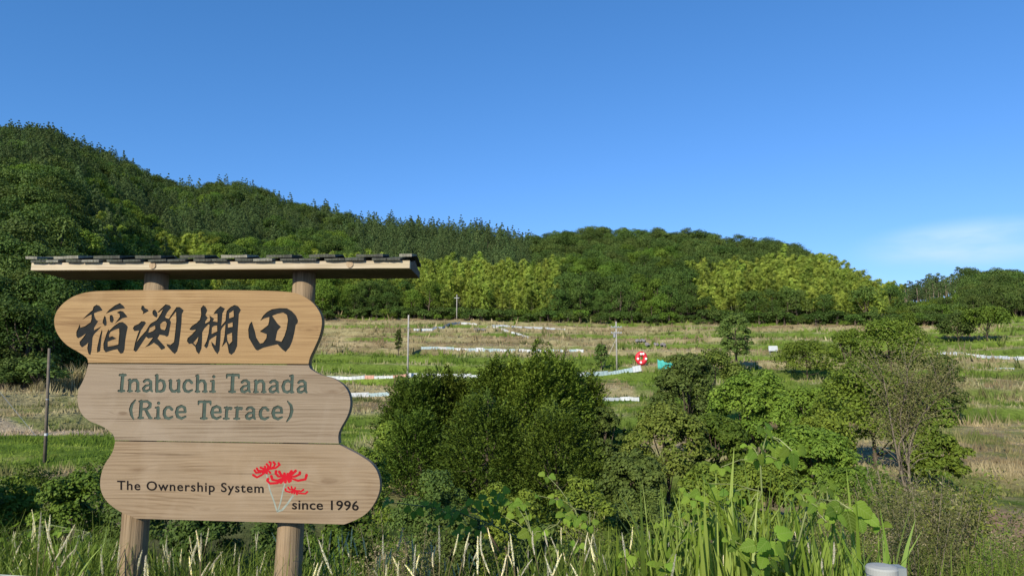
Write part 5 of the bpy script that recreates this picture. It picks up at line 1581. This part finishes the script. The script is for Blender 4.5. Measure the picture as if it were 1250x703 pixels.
def _veins(m):
    N, L = m.node_tree.nodes, m.node_tree.links
    tc = N.new('ShaderNodeTexCoord'); sx = N.new('ShaderNodeSeparateXYZ'); L.new(tc.outputs['Object'], sx.inputs[0])
    def mth(op, a, b_=None):
        q = N.new('ShaderNodeMath'); q.operation = op
        for k, v in ((0, a), (1, b_)):
            if v is None: continue
            if isinstance(v, (int, float)): q.inputs[k].default_value = v
            else: L.new(v, q.inputs[k])
        return q.outputs[0]
    ax = mth('ABSOLUTE', sx.outputs['X'])
    ph = mth('SINE', mth('MULTIPLY', mth('SUBTRACT', sx.outputs['Y'], mth('MULTIPLY', ax, .75)), 34.0))
    side = mth('POWER', mth('ADD', mth('MULTIPLY', ph, .5), .5), 9.0)
    mid = mth('LESS_THAN', ax, .022)
    v = mth('MULTIPLY', mth('MAXIMUM', side, mid), .45)
    hs = [n for n in N if n.bl_idname == 'ShaderNodeHueSaturation'][0]
    mx = N.new('ShaderNodeMixRGB'); mx.inputs[2].default_value = (.30, .38, .10, 1)
    L.new(v, mx.inputs[0]); L.new(hs.outputs[0], mx.inputs[1])
    L.new(mx.outputs[0], N['Principled BSDF'].inputs['Base Color'])
_veins(M_KUDZU)
KL = [kudzu_leaf(i) for i in range(6)]
def vine(pts, leaves, label, seed):
    # pts: picture points with distance; leaves: (px, py, d, size px)
    rg = random.Random(seed)
    W_ = [at(*p) for p in pts]
    root = empty('kudzu_vine', W_[0]); tag(root, label, 'vine')
    mb = MB(); mb.tube([p-W_[0] for p in W_], [.006]*(len(W_)-1)+[.003], 5)
    st = link('stem', mb.mesh('stem', plain('vine_stem', (.16, .19, .06), .6), True), root)
    leaves = list(leaves)+[(px+rg.uniform(-26, 26), py+rg.uniform(-8, 26), d+rg.uniform(-.12, .2), s*rg.uniform(.55, .95)) for px, py, d, s in leaves]
    for px, py, d, s in leaves:
        p = at(px, py, d); S = s*.78*d/F
        # leaf blade faces outwards and upwards, tip hanging
        yaw = rg.uniform(-1.0, 1.0); pit = rg.uniform(-1.45, -.35)
        M = Matrix.Rotation(yaw+math.pi, 4, 'Z') @ Matrix.Rotation(pit, 4, 'X') @ Matrix.Rotation(rg.uniform(-.5, .5), 4, 'Y')
        for k_, (lx, ly, lr) in enumerate(((0, .25, 0), (-.42, -.12, 1.15), (.42, -.12, -1.15))):
            o_ = link('leaf', KL[rg.randrange(6)], root); w_ = .72*rg.uniform(.8, 1.1)
            o_.matrix_basis = Matrix.Translation(p-W_[0]) @ M @ Matrix.Translation((lx*S*.8, ly*S*.8, rg.uniform(-.1, .1)*S)) @ Matrix.Rotation(lr+rg.uniform(-.3, .3), 4, 'Z') @ Matrix.Rotation(rg.uniform(-.5, .3), 4, 'X') @ Matrix.Diagonal((S*w_, S*w_, S*w_, 1))
        # stalk to the nearest point of the stem
        q = min(W_, key=lambda w_: (w_-p).length)
        mb = MB(); mb.tube([q-W_[0], (q+p)/2-W_[0]+Vector((0, 0, .02)), p-W_[0]], .0025, 4); link('stalk', mb.mesh('stalk', M_CULM), root)
vine([(900,690,4.3),(915,640,4.3),(930,600,4.3),(928,560,4.3),(936,530,4.3)],
     [(933,522,4.25,20),(925,552,4.25,25),(967,550,4.2,30),(948,560,4.3,22),(880,570,4.3,18),(865,590,4.3,24),(860,602,4.2,26),(892,600,4.2,20),(915,615,4.3,18)],
     'kudzu vine climbing highest through the tall grass', 1)
vine([(960,700,3.9),(975,660,3.9),(985,620,3.9),(1010,610,3.9)],
     [(985,612,3.9,22),(975,600,4.0,20),(1010,594,3.9,18),(1035,620,3.8,36),(1050,630,3.8,28),(1022,625,3.8,26),(945,658,3.6,36),(905,665,3.8,24),(930,668,3.7,30)],
     'kudzu vine with broad leaves beside the guard rail post', 2)
vine([(760,700,4.6),(790,690,4.5),(815,670,4.5),(840,655,4.4)],
     [(772,675,4.5,22),(808,692,4.2,24),(820,640,4.5,20),(845,650,4.4,20),(790,660,4.5,18),(815,665,4.4,22),(868,640,4.4,22),(840,625,4.5,20)],
     'kudzu vine creeping low at the left of the tall grass', 3)
vine([(640,660,6.3),(600,640,6.4),(560,625,6.5),(520,618,6.6),(470,612,6.6)],
     [(540,618,6.5,17),(560,622,6.4,18),(585,622,6.4,22),(598,614,6.4,20),(570,640,6.3,17),(553,630,6.4,15),(565,650,6.2,18),(475,612,6.6,16),(505,622,6.6,17),(525,615,6.6,15),(610,600,6.6,18),(625,612,6.4,16)],
     'kudzu vine spread over the shaded bushes right of the sign', 4)
vine([(640,680,5.8),(650,655,5.8),(680,640,5.9),(700,620,6.0),(720,625,6.0)],
     [(690,612,6.0,20),(678,608,6.0,16),(692,628,5.9,18),(705,630,5.9,18),(640,630,6.0,18),(650,650,5.8,22),(632,618,6.1,16),(660,648,5.8,17),(668,580,6.4,14),(720,640,5.8,16)],
     'kudzu vine with lit leaves left of the tall grass', 5)
vine([(-10,690,5.5),(20,650,6.5),(60,640,6.5),(110,650,6)],
     [(20,640,6.4,14),(45,650,6.2,14),(75,648,6.2,15),(100,660,5.8,14),(10,660,6,15),(60,670,5.6,14)],
     'kudzu vine over the bushes at the lower left', 6)

# weedy plants at the lower right
def weed_mesh(seed, mat, H=1.3, R_=.5, n=5200):
    g = np.random.default_rng(seed); rg = random.Random(seed)
    mb = MB(); C = []
    for s in range(9):
        a = rg.random()*6.28; ln = R_*rg.uniform(.2, 1)
        top = Vector((ln*math.cos(a), ln*math.sin(a), H*rg.uniform(.65, 1.05)))
        b0 = Vector((ln*.2*math.cos(a), ln*.2*math.sin(a), -.05)); md_ = b0.lerp(top, .5)+Vector((0, 0, .08))
        mb.tube([b0, md_, top], [.005, .004, .002], 4)
        for _ in range(n//9):
            q = rg.random()**.7; p = b0.lerp(top, q); sp = .16*(1.1-q*.75)
            C.append((p.x+rg.gauss(0, sp*.8), p.y+rg.gauss(0, sp*.8), p.z+rg.gauss(0, .06)))
    C = np.array(C); V, Q = leafquads(g, C, g.normal(size=C.shape)+np.array([0, -.2, .6]), .015+.026*g.random(len(C)), .36)
    return mb.mesh('stems', M_TWIG), npmesh('foliage', V, Q, mats=[mat], qtone=g.random(len(C)))
WEED = [weed_mesh(1, M_WEED), weed_mesh(2, M_BROAD), weed_mesh(3, M_BROWN), weed_mesh(4, M_BRIGHT), weed_mesh(5, M_OLIVE), weed_mesh(6, M_BROAD), weed_mesh(7, M_DRYG)]
WEEDR = [WEED[0], WEED[2], WEED[4], WEED[2], WEED[6], weed_mesh(8, M_BROWN), WEED[0], WEED[3]]
g = np.random.default_rng(77)
wl_ = []
for i in range(70):
    px = g.uniform(1000, 1275); d = g.uniform(4.6, 11)
    top = np.interp(px, [1000, 1060, 1120, 1165, 1195, 1260], [628, 600, 565, 602, 676, 684])+g.uniform(-18, 50)
    wl_.append((px, d, top))
for i in range(16): wl_.append((g.uniform(440, 1000), g.uniform(6.5, 9.5), g.uniform(628, 690)))
for i, (px, d, top) in enumerate(wl_):
    x = (px-625)/F*d; z0 = gz(x, d); H = zpy(top, d)-z0
    if H < .3: H = .3
    s = H/1.3
    a, b_ = WEEDR[i % 8] if px >= 1000 else WEED[i % 7]
    rt = empty('weed', (x, d, z0), (0, 0, g.uniform(0, 6.28))); rt.scale = (min(s*1.1, 1.3), min(s*1.1, 1.3), s)
    if px >= 1000: tag(rt, 'brown tinged weedy plant on the lower right bank', 'weed', 'weedy plants on the lower right bank', 'thing')
    else: tag(rt, 'weedy plant with fine leaves low on the middle bank', 'weed', 'weedy plants low on the middle bank', 'thing')
    link('stems', a, rt); link('foliage', b_, rt)
